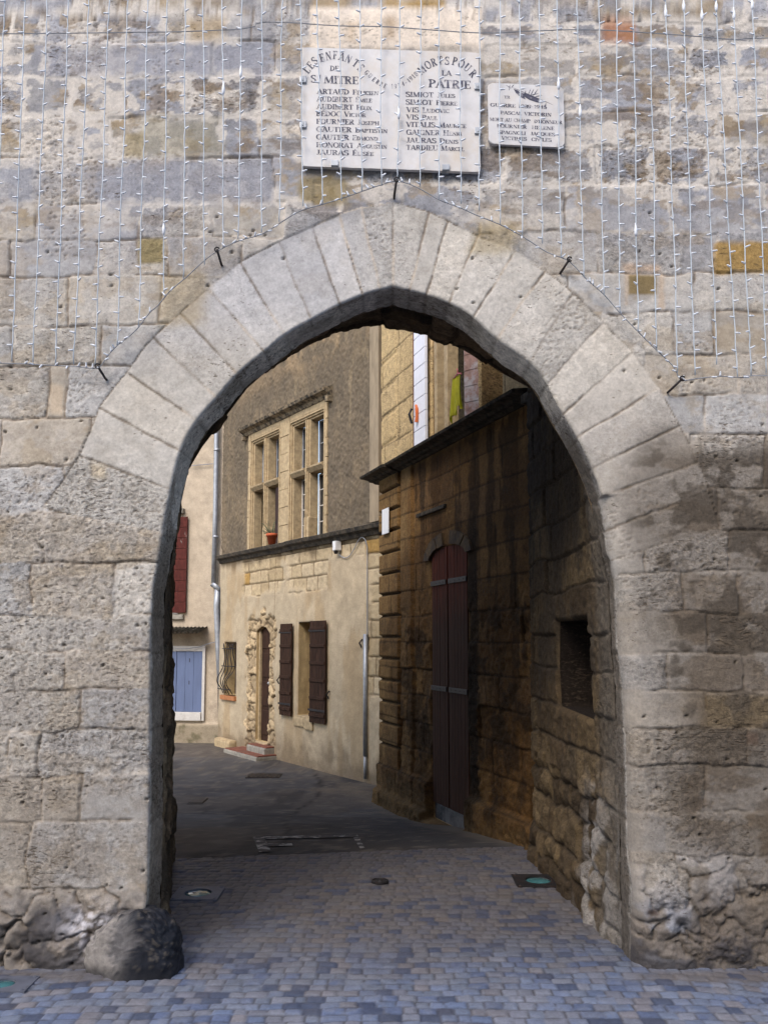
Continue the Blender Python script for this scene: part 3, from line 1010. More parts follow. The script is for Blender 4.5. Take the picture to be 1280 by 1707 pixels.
# ledge between ring and vault, then the rear face and top of the gate, so the tower is solid
led = resample([(x, z) for x, z in OPEN], n_)
k0 = np.stack([led[:, 0], np.full(n_, 0.26), led[:, 1]], -1)
k1 = np.stack([Fc[:, 0], np.full(n_, 0.262), Fc[:, 1]], -1)
r0 = np.stack([Rc[:, 0], np.full(n_, YR), Rc[:, 1]], -1)
ang = Rc - np.array([[-0.2, 1.5]])
sc_ = np.minimum(4.4 / np.maximum(np.abs(ang[:, 0]), 1e-6), np.where(ang[:, 1] > 0, 4.06 / np.maximum(ang[:, 1], 1e-6), 1.55 / np.maximum(-ang[:, 1], 1e-6)))
oo = np.array([[-0.2, 1.5]]) + ang * sc_[:, None]
r1 = np.stack([oo[:, 0], np.full(n_, YR), oo[:, 1]], -1)
co = np.vstack([k0, k1, r0, r1])
i = np.arange(n_)
F = np.vstack([np.stack([i[:-1], i[1:], i[1:] + n_, i[:-1] + n_], 1), np.stack([i[:-1] + 2 * n_, i[1:] + 2 * n_, i[1:] + 3 * n_, i[:-1] + 3 * n_], 1)])
link('rear_face', mesh_np('rear_face', co, F, np.tile((0.22, 0.16, 0.10), (len(co), 1)), smooth=False), M_STONE, gate)
mb = MB()
mb.face([(-4.6, 0, 5.58), (4.6, 0, 5.58), (4.6, YR, 5.55), (-4.6, YR, 5.55)])
mb.face([(-4.59, 0, 0), (-4.59, 0, 5.58), (-4.59, YR, 5.55), (-4.59, YR, 0)])
mb.face([(4.59, 0, 0), (4.59, 0, 5.58), (4.59, YR, 5.55), (4.59, YR, 0)])
mb.build('wall_top', pmat('gate_capping', (0.30, 0.26, 0.20), 0.9, amt=0.3, scale=6), gate)

# right side of the passage: rough ashlar with a dark niche
pw = Facade(1.262, 0.24, (1.115 - 1.262) / 1.86)
PWL = math.hypot(0.147, 1.86)


_jr = [(x, z) for x, z in RW if z < 2.5][::-1]
JZ, JX = [q[1] for q in _jr], [q[0] for q in _jr]


def pw_surf(U, V, D):
    n1 = fbm(U * 2.6, V * 2.6, 171, 3); n2 = fbm(U * 8, V * 8, 173, 4); n3 = fbm(U * 26, V * 30, 179, 4, 0.6)
    lv = [-0.2, 0.18, 0.42, 0.66, 0.93, 1.16, 1.42, 1.64, 1.92, 2.16, 2.40, 2.70, 2.96, 3.22, 3.5, 4.0]
    jj = rand_joints(random.Random(11), 15, -0.1, 2.2, 0.28, 0.62)
    sid, dh, dv = courses(U + (n2 - 0.5) * 0.03, V + (n1 - 0.5) * 0.05 + (n2 - 0.5) * 0.015, lv, jj, 3)
    d = np.minimum(dh, dv)
    low = 1 - ss(V + (n1 - 0.5) * 0.5, 0.50, 0.95)
    lv2 = [-0.3, 0.10, 0.27, 0.50, 0.66, 0.86, 1.3]
    s2, h2, v2 = courses(U + (n2 - 0.5) * 0.06 + (n1 - 0.5) * 0.10, V + (n1 - 0.5) * 0.16 + (n2 - 0.5) * 0.04, lv2, rand_joints(random.Random(77), 6, -0.1, 2.2, 0.14, 0.40), 6)
    use = low > 0.5
    d = np.where(use, np.minimum(h2, v2), d); sid = np.where(use, s2 + 800, sid)
    rid = rnd(sid, 17)
    r1 = rnd(sid, 1)
    H = 0.016 * (ss(d, 0, 0.016) - 1) + (r1 - 0.5) * 0.024 + (n2 - 0.5) * 0.014 + (n3 - 0.5) * 0.022
    H = H + low * ss(U, 0.0, 0.22) * (0.018 * ss(d, 0, 0.06) + 0.022 * (rid - 0.5) + 0.05 * (1 - ss(V, 0.0, 0.45)) * (0.4 + 0.8 * n1) + 0.03 * (n2 - 0.5))
    H = H * (0.25 + 0.75 * ss(U, 0.0, 0.1))
    xr = np.interp(V, JZ, JX)
    H = H + np.clip(1.262 - xr, -0.02, 0.12) * (1 - ss(U, 0.0, 0.7)) + 0.004
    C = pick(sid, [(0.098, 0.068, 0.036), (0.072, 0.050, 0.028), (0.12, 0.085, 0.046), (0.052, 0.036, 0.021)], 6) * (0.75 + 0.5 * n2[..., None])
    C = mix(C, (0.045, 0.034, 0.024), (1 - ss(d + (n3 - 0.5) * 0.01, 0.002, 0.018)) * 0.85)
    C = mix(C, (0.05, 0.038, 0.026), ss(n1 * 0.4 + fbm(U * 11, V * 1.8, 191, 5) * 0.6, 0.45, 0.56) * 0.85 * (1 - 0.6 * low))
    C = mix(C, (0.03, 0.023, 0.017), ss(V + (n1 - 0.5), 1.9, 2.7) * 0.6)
    C = mix(C, (0.30, 0.285, 0.27), (1 - ss(U + (n1 - 0.5) * 0.6, 0.25, 0.75)) * (1 - ss(V + (n2 - 0.5) * 0.5, 0.5, 1.0)) * ss(n2, 0.38, 0.56) * 0.75)
    C = mix(C, (0.135, 0.115, 0.092), (1 - ss(U + (n2 - 0.5) * 0.35, 0.06, 0.42)) * 0.7)
    return H, C


u0n, v1n = pw.uv(985, 1032); u1n, v0n = pw.uv(930, 1185)
NICHE = [(u0n - 0.02, v0n), (u0n, (v0n + v1n) / 2), (u0n, v1n), (u1n, v1n + 0.0), (u1n + 0.03, (v0n + v1n) / 2), (u1n, v0n + 0.03)]
panel('passage_wall', pw.W, np.arange(-0.01, PWL, 0.011), np.arange(-0.06, 3.9, 0.011), pw_surf, M_STONE, gate, holes=[NICHE], reveal=0.40, rcol=(0.018, 0.013, 0.010), rim=0.03)  # niche sides coloured near-black, standing in for the shade inside
mb = MB()
pw.box(mb, u0n - 0.06, u1n + 0.06, v0n - 0.06, v1n + 0.06, -0.44, -0.38, 0)
mb.build('niche_back', M_DARK, gate)

# guard stone at the left foot
gs = thing('guard_stone', 'low rounded guard stone, blackened and polished, at the left foot of the arch', 'stone', (-1.2, -0.05, 0))


def guard():
    gl, gr = onG(165, 1606).x, onG(309, 1600).x
    cxg, wx, wy, hz = (gl + gr) / 2 - 0.01, (gr - gl) / 2 * 1.12, 0.135, 0.31
    th, ph = np.meshgrid(np.linspace(0, 2 * np.pi, 120, endpoint=False), np.linspace(0, np.pi / 2, 60))
    e = 0.36
    c = lambda a, k: np.sign(np.cos(a)) * np.abs(np.cos(a)) ** k
    s = lambda a, k: np.sign(np.sin(a)) * np.abs(np.sin(a)) ** k
    x = wx * c(ph, e) * c(th, 0.75); y = wy * c(ph, e) * s(th, 0.75); z = hz * s(ph, 0.6)
    y = y * (1 - 0.55 * ss(-x, -0.02, wx))
    P3 = np.stack([x, y, z], -1).reshape(-1, 3)
    n = np.array([mnoise.fractal(Vector(p) * 7 + Vector((3, 1, 8)), 0.9, 2.0, 4) for p in P3]).reshape(x.shape) * 0.35
    m = np.array([mnoise.fractal(Vector(p) * 30, 0.7, 2.0, 5) for p in P3]).reshape(x.shape) * 0.35
    unused = fbm(x * 24 + 9 + y * 13, z * 24 - y * 17, 203, 5, 0.65) - 0.5
    k = 1 + 0.24 * n + 0.06 * m
    z = z * (1 - 0.30 * ss(-x, -0.05, wx)) * (1 - 0.25 * ss(x, 0.06, wx)) * k
    co = np.stack([cxg + x * k, -0.04 + y * k, z - 0.02], -1)
    co[0, :, 2] = -0.03
    i = np.arange(th.size).reshape(th.shape); j = np.roll(i, -1, 1)
    F = np.stack([i[:-1], j[:-1], j[1:], i[1:]], -1).reshape(-1, 4)
    C = np.broadcast_to(np.asarray((0.12, 0.112, 0.11)), th.shape + (3,)) * (0.55 + 0.9 * (m + 0.5)[..., None])
    C = mix(C, (0.26, 0.235, 0.21), ss(n * 0.9 + m * 0.5 - x * 1.4, 0.0, 0.22) * 0.8)
    C = mix(C, (0.012, 0.014, 0.020), ss(x + n * 0.3 + m * 0.25, -0.06, 0.08) * 0.95)
    C = mix(C, (0.17, 0.14, 0.105), ss(m, 0.14, 0.22) * ss(x, -0.05, 0.05) * 0.3)
    C = mix(C, (0.03, 0.03, 0.034), (1 - ss(z + n * 0.1, 0.02, 0.10)) * 0.8)
    return mesh_np('guard_stone', co.reshape(-1, 3), F, C.reshape(-1, 3))


link('stone', guard(), stone_mat('polished_guard_stone', 50, 0.3, 0.4, 0.004, rough=0.5), gs)

# ================================================================== ground
ya, yb = onG(285, 1432), onG(880, 1411)
edge_y = lambda X: ya.y + (X - ya.x) * (yb.y - ya.y) / (yb.x - ya.x)


def paving():
    xs = np.concatenate([np.arange(-9, -2.3, 0.15), np.arange(-2.3, 2.3, 0.0105), np.arange(2.3, 9, 0.15)])
    t = np.concatenate([np.linspace(-8, -1.15, 50), np.arange(-1.13, 2.06, 0.0105)])
    X, Tt = np.meshgrid(xs, t)
    ey = edge_y(np.clip(X, -2, 2))
    Y = Tt + (ey - 2.05) * ss(Tt, 0.6, 2.05)
    n1 = fbm(X * 1.6, Y * 1.6, 211, 3); n2 = fbm(X * 7, Y * 7, 213, 4); n3 = fbm(X * 30, Y * 30, 217, 4, 0.6)
    yy = Y + 0.045 * X * X * 0.5 + (n1 - 0.5) * 0.12 + (n2 - 0.5) * 0.016
    rw = np.floor(yy / 0.068)
    fr = (yy / 0.068 - rw) * 0.068
    xo = X + (_h(rw, rw * 0, 3)) * 0.5 + (n1 - 0.5) * 0.08
    best = np.full(X.shape, 9.0)
    q = xo / 0.080
    ci = np.floor(q)
    jl = ci + (_h(rw, ci, 7) - 0.5) * 0.34; jr = ci + 1 + (_h(rw, ci + 1, 7) - 0.5) * 0.34
    under, over = q < jl, q > jr
    ci = ci - under + over
    jl = ci + (_h(rw, ci, 7) - 0.5) * 0.34; jr = ci + 1 + (_h(rw, ci + 1, 7) - 0.5) * 0.34
    du = np.minimum(q - jl, jr - q) * 0.080
    d = np.minimum(du, np.minimum(fr, 0.068 - fr))
    sid = rw * 977 + ci
    r1, r2 = rnd(sid, 1), rnd(sid, 2)
    dd = d + (n3 - 0.5) * 0.006
    Z = 0.006 * (ss(dd, 0.0, 0.009) - 1) + (r1 - 0.5) * 0.005 + (n2 - 0.5) * 0.004 + (n3 - 0.5) * 0.003 + 0.0012 * ss(d, 0, 0.03)
    Z = Z + (n1 - 0.5) * 0.008 + zground(X, Y) + (r2 - 0.5) * 0.05 * (fr - 0.04)
    pal = [(0.085, 0.11, 0.175), (0.11, 0.13, 0.19), (0.125, 0.12, 0.135), (0.155, 0.135, 0.13), (0.105, 0.12, 0.155), (0.065, 0.085, 0.15), (0.12, 0.14, 0.19), (0.15, 0.15, 0.17)]
    C = pick(sid, pal, 8) * (0.85 + 0.3 * r2[..., None])
    C = mix(C, (0.155, 0.155, 0.165), ss(n2 * 0.6 + n3 * 0.4, 0.45, 0.6) * 0.45)
    C = mix(C, (0.112, 0.13, 0.17), 0.36 + 0 * n1)
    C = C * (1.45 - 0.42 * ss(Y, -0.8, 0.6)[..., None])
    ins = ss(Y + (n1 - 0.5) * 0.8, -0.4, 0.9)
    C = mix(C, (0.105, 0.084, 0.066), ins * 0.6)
    C = mix(C, (0.05, 0.046, 0.046), (1 - ss(dd, 0.000, 0.007)) * 0.7)
    C = mix(C, (0.13, 0.11, 0.095), (1 - ss(np.abs(Y + 0.12) + (n2 - 0.5) * 0.12, 0.02, 0.12)) * ss(np.abs(X), 1.1, 1.3) * 0.7)
    # dark blue-grey setts scattered towards the right
    C = mix(C, (0.05, 0.06, 0.095), (rnd(sid, 12) > 0.88) * 0.75)
    co = np.stack([X, Y, Z], -1)
    return mesh_np('cobbled_paving', co.reshape(-1, 3), grid_faces(*X.shape), C.reshape(-1, 3))


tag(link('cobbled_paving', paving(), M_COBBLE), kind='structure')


pc = onG(880, 1411)


def asphalt():
    xs = np.arange(-9, 4.01, 0.05)
    t = np.concatenate([np.arange(0, 5.5, 0.03), np.arange(5.5, 16, 0.2)])
    X, Tt = np.meshgrid(xs, t)
    Y = edge_y(np.clip(X, -2, 2)) + 0.004 + Tt
    n1 = fbm(X * 0.9, Y * 0.9, 221, 4); n2 = fbm(X * 4, Y * 4, 223, 4)
    Z = zground(X, Y) - 0.004 + (n2 - 0.5) * 0.006 + (n1 - 0.5) * 0.01 * ss(Tt, 0.1, 0.6)
    C = np.broadcast_to(np.asarray((0.082, 0.078, 0.077)), X.shape + (3,)) * (0.75 + 0.5 * n2[..., None])
    C = mix(C, (0.10, 0.084, 0.07), ss(n1, 0.46, 0.56) * 0.75)
    C = mix(C, (0.16, 0.13, 0.10), (1 - ss(np.abs(fbm(X * 0.8 + 3, Y * 1.5, 229, 4) - 0.5), 0.004, 0.02)) * 0.45)
    C = mix(C, (0.033, 0.031, 0.032), ss(fbm(X * 1.6, Y * 0.7, 227, 4), 0.52, 0.60) * 0.6)
    seam = np.minimum(np.abs(X + 0.9 + 0.10 * np.sin(Y * 1.7) + (n2 - 0.5) * 0.12), np.abs(Y - 4.6 + 0.2 * X + (n2 - 0.5) * 0.1))
    C = mix(C, (0.022, 0.020, 0.020), (1 - ss(seam, 0.008, 0.03)) * 0.8)
    C = mix(C, (0.036, 0.034, 0.036), ss(X, -0.88, -0.84) * (1 - ss(Y - 4.6 + 0.2 * X, -0.04, 0.0)) * 0.55)
    C = mix(C, (0.17, 0.145, 0.115), ss(fbm(X * 11, Y * 11, 233, 3), 0.66, 0.72) * 0.5)
    C = mix(C, (0.15, 0.125, 0.095), (1 - ss(np.abs((X - pc.x) + 0.355 * (Y - pc.y) + 0.10) + (n2 - 0.5) * 0.3, 0.02, 0.2)) * 0.55)
    # pale trench patch near the corner of the right-hand house
    p0 = onG(560, 1318)
    C = mix(C, (0.15, 0.12, 0.09), np.exp(-(((X - p0.x) / 0.7) ** 2 + ((Y - p0.y) / 0.25) ** 2)) * ss(n2, 0.42, 0.58) * 0.8)
    return mesh_np('asphalt_road', np.stack([X, Y, Z], -1).reshape(-1, 3), grid_faces(*X.shape), C.reshape(-1, 3))


tag(link('asphalt_road', asphalt(), M_ASPHALT), kind='structure')
mb = MB()
mb.face([(-150, -150, -0.42), (150, -150, -0.42), (150, 150, -0.42), (-150, 150, -0.42)])
tag(mb.build('ground', pmat('far_ground', (0.16, 0.15, 0.14), 0.9, amt=0.2, scale=0.6)), kind='structure')


def decal(mb, pxs, h=0.006):
    """a flat marking on the ground: a photo outline laid on the road surface"""
    pts = [onG(*p) for p in pxs]
    mb.face([Vector((p.x, p.y, float(zground(p.x, p.y)) + h)) for p in pts])


mb = MB()
for q in (((421, 1396), (440, 1396), (452, 1421), (432, 1422)), ((440, 1396), (586, 1393), (592, 1397), (443, 1400)), ((446, 1408), (486, 1407), (488, 1411), (448, 1412)), ((586, 1393), (596, 1393), (608, 1415), (600, 1416))):
    decal(mb, q, 0.0055)
tag(mb.build('road_marking', M_LINE), kind='structure')

# ================================================================== house on the right, behind the gate
pc = onG(880, 1411)
HR = Facade(pc.x, pc.y, -0.355)
uE = HR.u(637)                                   # its far corner
rhouse = thing('stone_house', 'dark stained ashlar house with a heavy cornice and rusticated corner, just through the arch', 'house', tuple(HR.o))
cv_top = HR.uv(760, 708, 0.14)[1]                # cornice levels
cv_bot = HR.uv(760, 735, 0.02)[1]
dU = [HR.u(779), HR.u(719)]                      # door sides
d_top = HR.uv(750, 909)[1]; d_spr = HR.uv(720, 935)[1]; d_bot = HR.uv(750, 1378)[1]
dmid, dhw = sum(dU) / 2, abs(dU[1] - dU[0]) / 2
DOOR = [(dU[0], d_bot), (dU[1], d_bot), (dU[1], d_spr)] + [(dmid + dhw * math.cos(R(a)), d_spr + (d_top - d_spr) * math.sin(R(a))) for a in range(12, 180, 12)] + [(dU[0], d_spr)]
DOOR = [(dU[0], d_bot), (dU[1], d_bot)] + [(dmid + dhw * math.cos(R(a)), d_spr + (d_top - d_spr) * math.sin(R(a))) for a in range(0, 181, 10)]
w1 = rect(HR.u(785, 640), HR.u(719, 640), cv_top + 0.02, 5.9)
w2 = rect(HR.u(836, 640), HR.u(800, 640), cv_top + 0.02, 5.9)
QU = HR.u(668)                                   # quoins reach from here to the corner
QH = []
_v = HR.uv(655, 1280)[1]
while _v < cv_bot - 0.05:
    QH.append(_v); _v += 0.245
PLV = HR.uv(655, 1278)[1]


def r_surf(U, V, D):
    n1 = fbm(U * 1.8, V * 1.8, 301, 4); n2 = fbm(U * 6, V * 6, 303, 4); n3 = fbm(U * 20, V * 24, 307, 4, 0.6)
    streak = fbm(U * 7, V * 0.7, 311, 4)
    lv = [-0.6, -0.1, 0.18, 0.46, 0.74, 1.02, 1.30, 1.58, 1.86, 2.14, 2.42, 2.70, 2.98, 3.26, 3.54, 3.9, 4.3, 4.65, 5.0, 5.35, 5.7, 6.05, 6.4, 6.8, 7.3]
    jj = rand_joints(random.Random(21), len(lv), -0.3, uE + 0.3, 0.45, 0.95)
    sid, dh, dv = courses(U + (n2 - 0.5) * 0.04, V + (n1 - 0.5) * 0.04 + (n2 - 0.5) * 0.015, lv, jj, 5)
    d = np.minimum(dh, dv)
    r1, r2 = rnd(sid, 1), rnd(sid, 2)
    up = ss(V, cv_bot - 0.05, cv_top)
    low = 1 - ss(V, 1.6, 2.4)
    H = 0.012 * (ss(d, 0, 0.014) - 1) * (0.35 + 0.65 * low + 0.2 * up) + (n3 - 0.5) * (0.008 + 0.022 * low) + (n2 - 0.5) * (0.010 + 0.035 * low) + (r1 - 0.5) * (0.006 + 0.02 * low)
    # plinth, then a flat pilaster strip beside the rusticated quoins
    pl = 1 - ss(V, PLV - 0.02, PLV + 0.03)
    H = H + 0.07 * pl + 0.05 * (1 - ss(V, PLV - 0.30, PLV - 0.26))
    quo = ss(U, QU - 0.015, QU + 0.005) * (1 - up) * (1 - pl)
    qd = np.full(U.shape, 9.0)
    for q in QH:
        qd = np.minimum(qd, np.abs(V - q))
    H = np.where(quo > 0.5, 0.040 * ss(qd, 0.008, 0.022) + 0.22 * H, H)
    C_dark = quo * (1 - ss(qd, 0.006, 0.02))
    H = H - 0.03 * (1 - ss(np.abs(U - (QU - 0.035)), 0.012, 0.035)) * (1 - up) * (1 - pl)
    pil = ss(U, HR.u(690) - 0.01, HR.u(690) + 0.01) * (1 - ss(U, QU - 0.06, QU - 0.05)) * (1 - up) * (1 - pl)
    H = H + 0.03 * pil
    # upper quoin chain
    uq = ss(U, HR.u(660, 640) - 0.01, HR.u(660, 640)) * up
    H = H + uq * (0.012 * ss(np.abs(((V - cv_top) / 0.34) % 1 - 0.5) * -0.34 + 0.17, 0.01, 0.03))
    # vertical drain groove near the gate and a long ledge over the door
    C = pick(sid, [(0.33, 0.22, 0.105), (0.29, 0.195, 0.10), (0.36, 0.25, 0.13), (0.25, 0.17, 0.085), (0.30, 0.215, 0.13)], 4) * (0.85 + 0.3 * n2[..., None])
    C = mix(C, (0.52, 0.385, 0.20), up * 0.85)  # upper storey painted brighter, standing in for the stronger light up there
    C = mix(C, (0.40, 0.30, 0.17), quo * 0.7)
    C = mix(C, (0.42, 0.33, 0.20), pil * ss(streak, 0.42, 0.58) * 0.8)
    # run-off: black streaks below the cornice, crust lower down
    blk = ss(streak * 0.65 + n2 * 0.35, 0.45, 0.58) * (1 - up)
    C = mix(C, (0.045, 0.032, 0.022), blk * (0.72 - 0.45 * quo - 0.5 * pil))
    C = mix(C, (0.16, 0.10, 0.05), ss(n1, 0.42, 0.60) * 0.6 * (1 - up))
    C = mix(C, (0.04, 0.03, 0.022), ss(fbm(U * 4, V * 5, 317, 5), 0.50, 0.60) * low * 0.65 * (1 - quo * 0.6))
    C = mix(C, (0.03, 0.024, 0.02), (1 - ss(np.abs(U - HR.u(788)) + (n3 - 0.5) * 0.06, 0.06, 0.13)) * (1 - ss(V, d_top, d_top + 0.5)) * 0.85)
    C = mix(C, (0.03, 0.022, 0.016), (1 - ss(d + (n3 - 0.5) * 0.012, 0.002, 0.016)) * 0.7)
    C = mix(C, (0.02, 0.016, 0.012), C_dark * 0.8)
    C = mix(C, (0.30, 0.24, 0.15), (1 - ss(V + (n2 - 0.5) * 0.3, PLV - 0.35, PLV + 0.1)) * 0.5)
    C = C * (np.array([0.58, 0.465, 0.325]) + np.array([0.42, 0.535, 0.675]) * up[..., None])  # lower storey scaled darker, shade against the lit upper storey put into colour
    return H, C


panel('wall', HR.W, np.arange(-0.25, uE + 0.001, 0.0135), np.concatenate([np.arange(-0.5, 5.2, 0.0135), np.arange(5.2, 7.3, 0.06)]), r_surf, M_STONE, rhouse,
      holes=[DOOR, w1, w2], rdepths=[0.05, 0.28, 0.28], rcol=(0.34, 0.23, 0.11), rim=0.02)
# far end wall turning the corner, roof edge and back
HR_END = Facade(HR.p(uE, 0).x, HR.p(uE, 0).y, -0.355)


def end_W(U, V, H):
    o, a = HR.p(uE, 0.0), -HR.n
    return np.stack([o.x + a.x * U + HR.d.x * H, o.y + a.y * U + HR.d.y * H, V + 0 * U], -1)


panel('end_wall', end_W, np.arange(0, 5.0, 0.05), np.arange(-0.5, 7.3, 0.05), lambda U, V, D: (fbm(U * 8, V * 8, 5, 3) * 0.02 - 0.01, np.broadcast_to(np.asarray((0.30, 0.22, 0.12)), U.shape + (3,)) + 0), M_STONE, rhouse)
mb = MB()
HR.box(mb, -0.6, uE + 0.45, 7.25, 7.4, -5.2, 0.45)
HR.box(mb, -0.25, uE, -0.5, 7.25, -5.2, -5.0)
mb.build('roof', pmat('roof_tiles', (0.30, 0.14, 0.08), 0.9, amt=0.3, scale=6), rhouse)
# dark rooms behind the two openings
mb = MB()
HR.box(mb, HR.u(850, 640), HR.u(705, 640), cv_top - 0.1, 6.1, -0.62, -0.58)
mb.build('dark_room', M_DARK, rhouse)

# cornice
mb = MB()
th = cv_top - cv_bot
CPROF = [(-0.05, cv_bot), (0.03, cv_bot), (0.05, cv_bot + th * 0.20), (0.09, cv_bot + th * 0.25), (0.11, cv_bot + th * 0.48), (0.17, cv_bot + th * 0.62), (0.19, cv_bot + th * 0.66), (0.20, cv_bot + th * 0.92), (0.185, cv_top), (-0.05, cv_top + 0.035)]
uc0 = HR.u(862, 680, 0.15)
HR.prof(mb, CPROF, uc0, HR.u(668, 770) - 0.01)
HR.prof(mb, [(w * 1.18, v - 0.012) for w, v in CPROF], HR.u(668, 770), uE + 0.17)
mb.build('cornice', M_MOSS, rhouse)
mb = MB()
HR.box(mb, uc0 - 0.16, uc0 - 0.01, cv_bot - 0.05, cv_top - 0.05, -0.02, 0.13, 0.02)
mb.build('cornice_end', M_MOSS, rhouse)
mb = MB()
HR.box(mb, HR.u(744, 860), HR.u(697, 860), HR.uv(720, 852)[1] - 0.02, HR.uv(720, 852)[1] + 0.02, -0.01, 0.028, 0.008)
mb.build('ledge', M_MOSS, rhouse)

# the leaf keeps its red under the arch and has weathered grey-brown below
def door_paint():
    m, t, b, N, L = nodes('weathered_door_paint')
    g = N('ShaderNodeNewGeometry'); sx = N('ShaderNodeSeparateXYZ')
    L(g.outputs['Position'], sx.inputs[0])
    n = noise_node(t, N, L, 16, 6, 0.7, (1, 1, 0.12))
    n2 = noise_node(t, N, L, 60, 5, 0.7, (1, 1, 0.06))
    ad = N('ShaderNodeMath'); ad.operation = 'MULTIPLY_ADD'
    L(n.outputs[0], ad.inputs[0]); ad.inputs[1].default_value = 0.9; L(sx.outputs['Z'], ad.inputs[2])
    mr = N('ShaderNodeMapRange')
    mr.inputs['From Min'].default_value, mr.inputs['From Max'].default_value = d_spr - 0.25, d_spr + 0.25
    L(ad.outputs[0], mr.inputs[0])
    mx = N('ShaderNodeMix'); mx.data_type = 'RGBA'
    L(mr.outputs[0], mx.inputs['Factor'])
    mx.inputs['A'].default_value = (0.052, 0.024, 0.015, 1)
    mx.inputs['B'].default_value = (0.085, 0.018, 0.008, 1)
    sc = N('ShaderNodeMapRange')
    sc.inputs['From Min'].default_value, sc.inputs['From Max'].default_value = 0.3, 0.7
    sc.inputs['To Min'].default_value, sc.inputs['To Max'].default_value = 0.5, 1.6
    L(n2.outputs[0], sc.inputs[0])
    mu = N('ShaderNodeVectorMath'); mu.operation = 'SCALE'
    L(mx.outputs['Result'], mu.inputs[0]); L(sc.outputs[0], mu.inputs['Scale'])
    L(mu.outputs[0], b.inputs['Base Color'])
    b.inputs['Roughness'].default_value = 0.75
    b.inputs['Specular IOR Level'].default_value = 0.15
    bp = N('ShaderNodeBump'); bp.inputs['Strength'].default_value = 0.4; bp.inputs['Distance'].default_value = 0.003
    L(n2.outputs[0], bp.inputs['Height']); L(bp.outputs[0], b.inputs['Normal'])
    return m


M_DOORRED = door_paint()
# arched plank door
door = MB()
HR_d = -0.005


def plank_leaf(mb, ua, ub, n, vb, vtop, w):
    for k in range(n):
        a, b = ua + (ub - ua) * k / n, ua + (ub - ua) * (k + 1) / n
        L = [(a + 0.003, vb), (b - 0.003, vb), (b - 0.003, vtop(b - 0.003)), (a + 0.003, vtop(a + 0.003))]
        mb.prism([HR.p(u, v, w + random.uniform(-0.002, 0.002)) for u, v in L], HR.n * 0.03)


arch_v = lambda u: d_spr + (d_top - d_spr) * math.sqrt(max(0.0, 1 - ((u - dmid) / (dhw + 0.01)) ** 2))
mb = MB()
HR.box(mb, dU[0] - 0.05, dU[1] + 0.05, d_bot - 0.1, d_top + 0.1, -0.10, -0.06, 0)
dr = mb.build('door', M_DARK, rhouse)
for a, b in ((dU[0] + 0.01, dmid + 0.01), (dmid + 0.035, dU[1] - 0.01)):
    mb = MB()
    plank_leaf(mb, a, b, 6, d_bot + 0.16, arch_v, HR_d - 0.03)
    mb.build('door_leaf', M_DOORRED, dr)
for py0 in (969, 1150):
    v = HR.uv(748, py0)[1]
    for a, b in ((dU[0] + 0.005, dmid - 0.01), (dmid + 0.05, dU[1] - 0.005)):
        mb = MB()
        HR.box(mb, a, b, v - 0.024, v + 0.024, HR_d, HR_d + 0.014, 0.003)
        for k in range(4):
            u = a + (b - a) * (0.15 + 0.23 * k)
            mb.lathe(HR.p(u, v, HR_d + 0.013), [(0.009, 0), (0.006, 0.006)], 8, (HR.d, Vector((0, 0, 1)), HR.n))
        mb.build('hinge_strap', M_STRAP, dr)
mb = MB()
HR.box(mb, dU[0] - 0.02, dU[1] + 0.02, d_bot - 0.25, d_bot + 0.15, -0.1, -0.03, 0.02)
mb.build('door_sill', M_DARKSTONE, rhouse)
# arched surround with its dark key slot
M_VOUS = pmat('stained_voussoirs', (0.10, 0.066, 0.032), 0.9, amt=0.4, scale=18, bump=0.5, bdist=0.01, c2=(0.05, 0.035, 0.025), thr=(0.45, 0.6))
mb = MB()
for k in range(9):
    a0, a1 = R(2 + k * 19.6), R(2 + (k + 1) * 19.6 - 1.5)
    if k == 4:
        mb.build('door_surround', M_VOUS, rhouse)
        mb = MB()
        continue
    P = []
    for a, rr in ((a0, 1.03), (a1, 1.03), (a1, 1.34), (a0, 1.34)):
        P.append(HR.p(dmid + dhw * rr * math.cos(a), d_spr + (d_top - d_spr + (rr - 1) * dhw) * math.sin(a), -0.01))
    mb.prism(P, HR.n * (0.032 + 0.01 * random.random()))
mb.build('door_surround', M_VOUS, rhouse)

# shutters of the upper openings
def plank_shutter(fac, name, ua, ub, va, vb, w, mat, edge_mat, parent, n=14, tilt=0.0):
    mb = MB()
    h = (vb - va) / n
    for k in range(n):
        fac.box(mb, ua, ub, va + k * h + 0.004, va + (k + 1) * h - 0.004, w, w + 0.03, 0.003)
    fac.box(mb, ua + 0.005, ub - 0.005, va + 0.01, vb - 0.01, w - 0.002, w + 0.012, 0)
    s = mb.build(name, mat, parent)
    if edge_mat:
        mb = MB()
        fac.box(mb, ub, ub + 0.018, va, vb, w - 0.005, w + 0.034, 0.002)
        mb.build('shutter_edge', edge_mat, s)
    return s


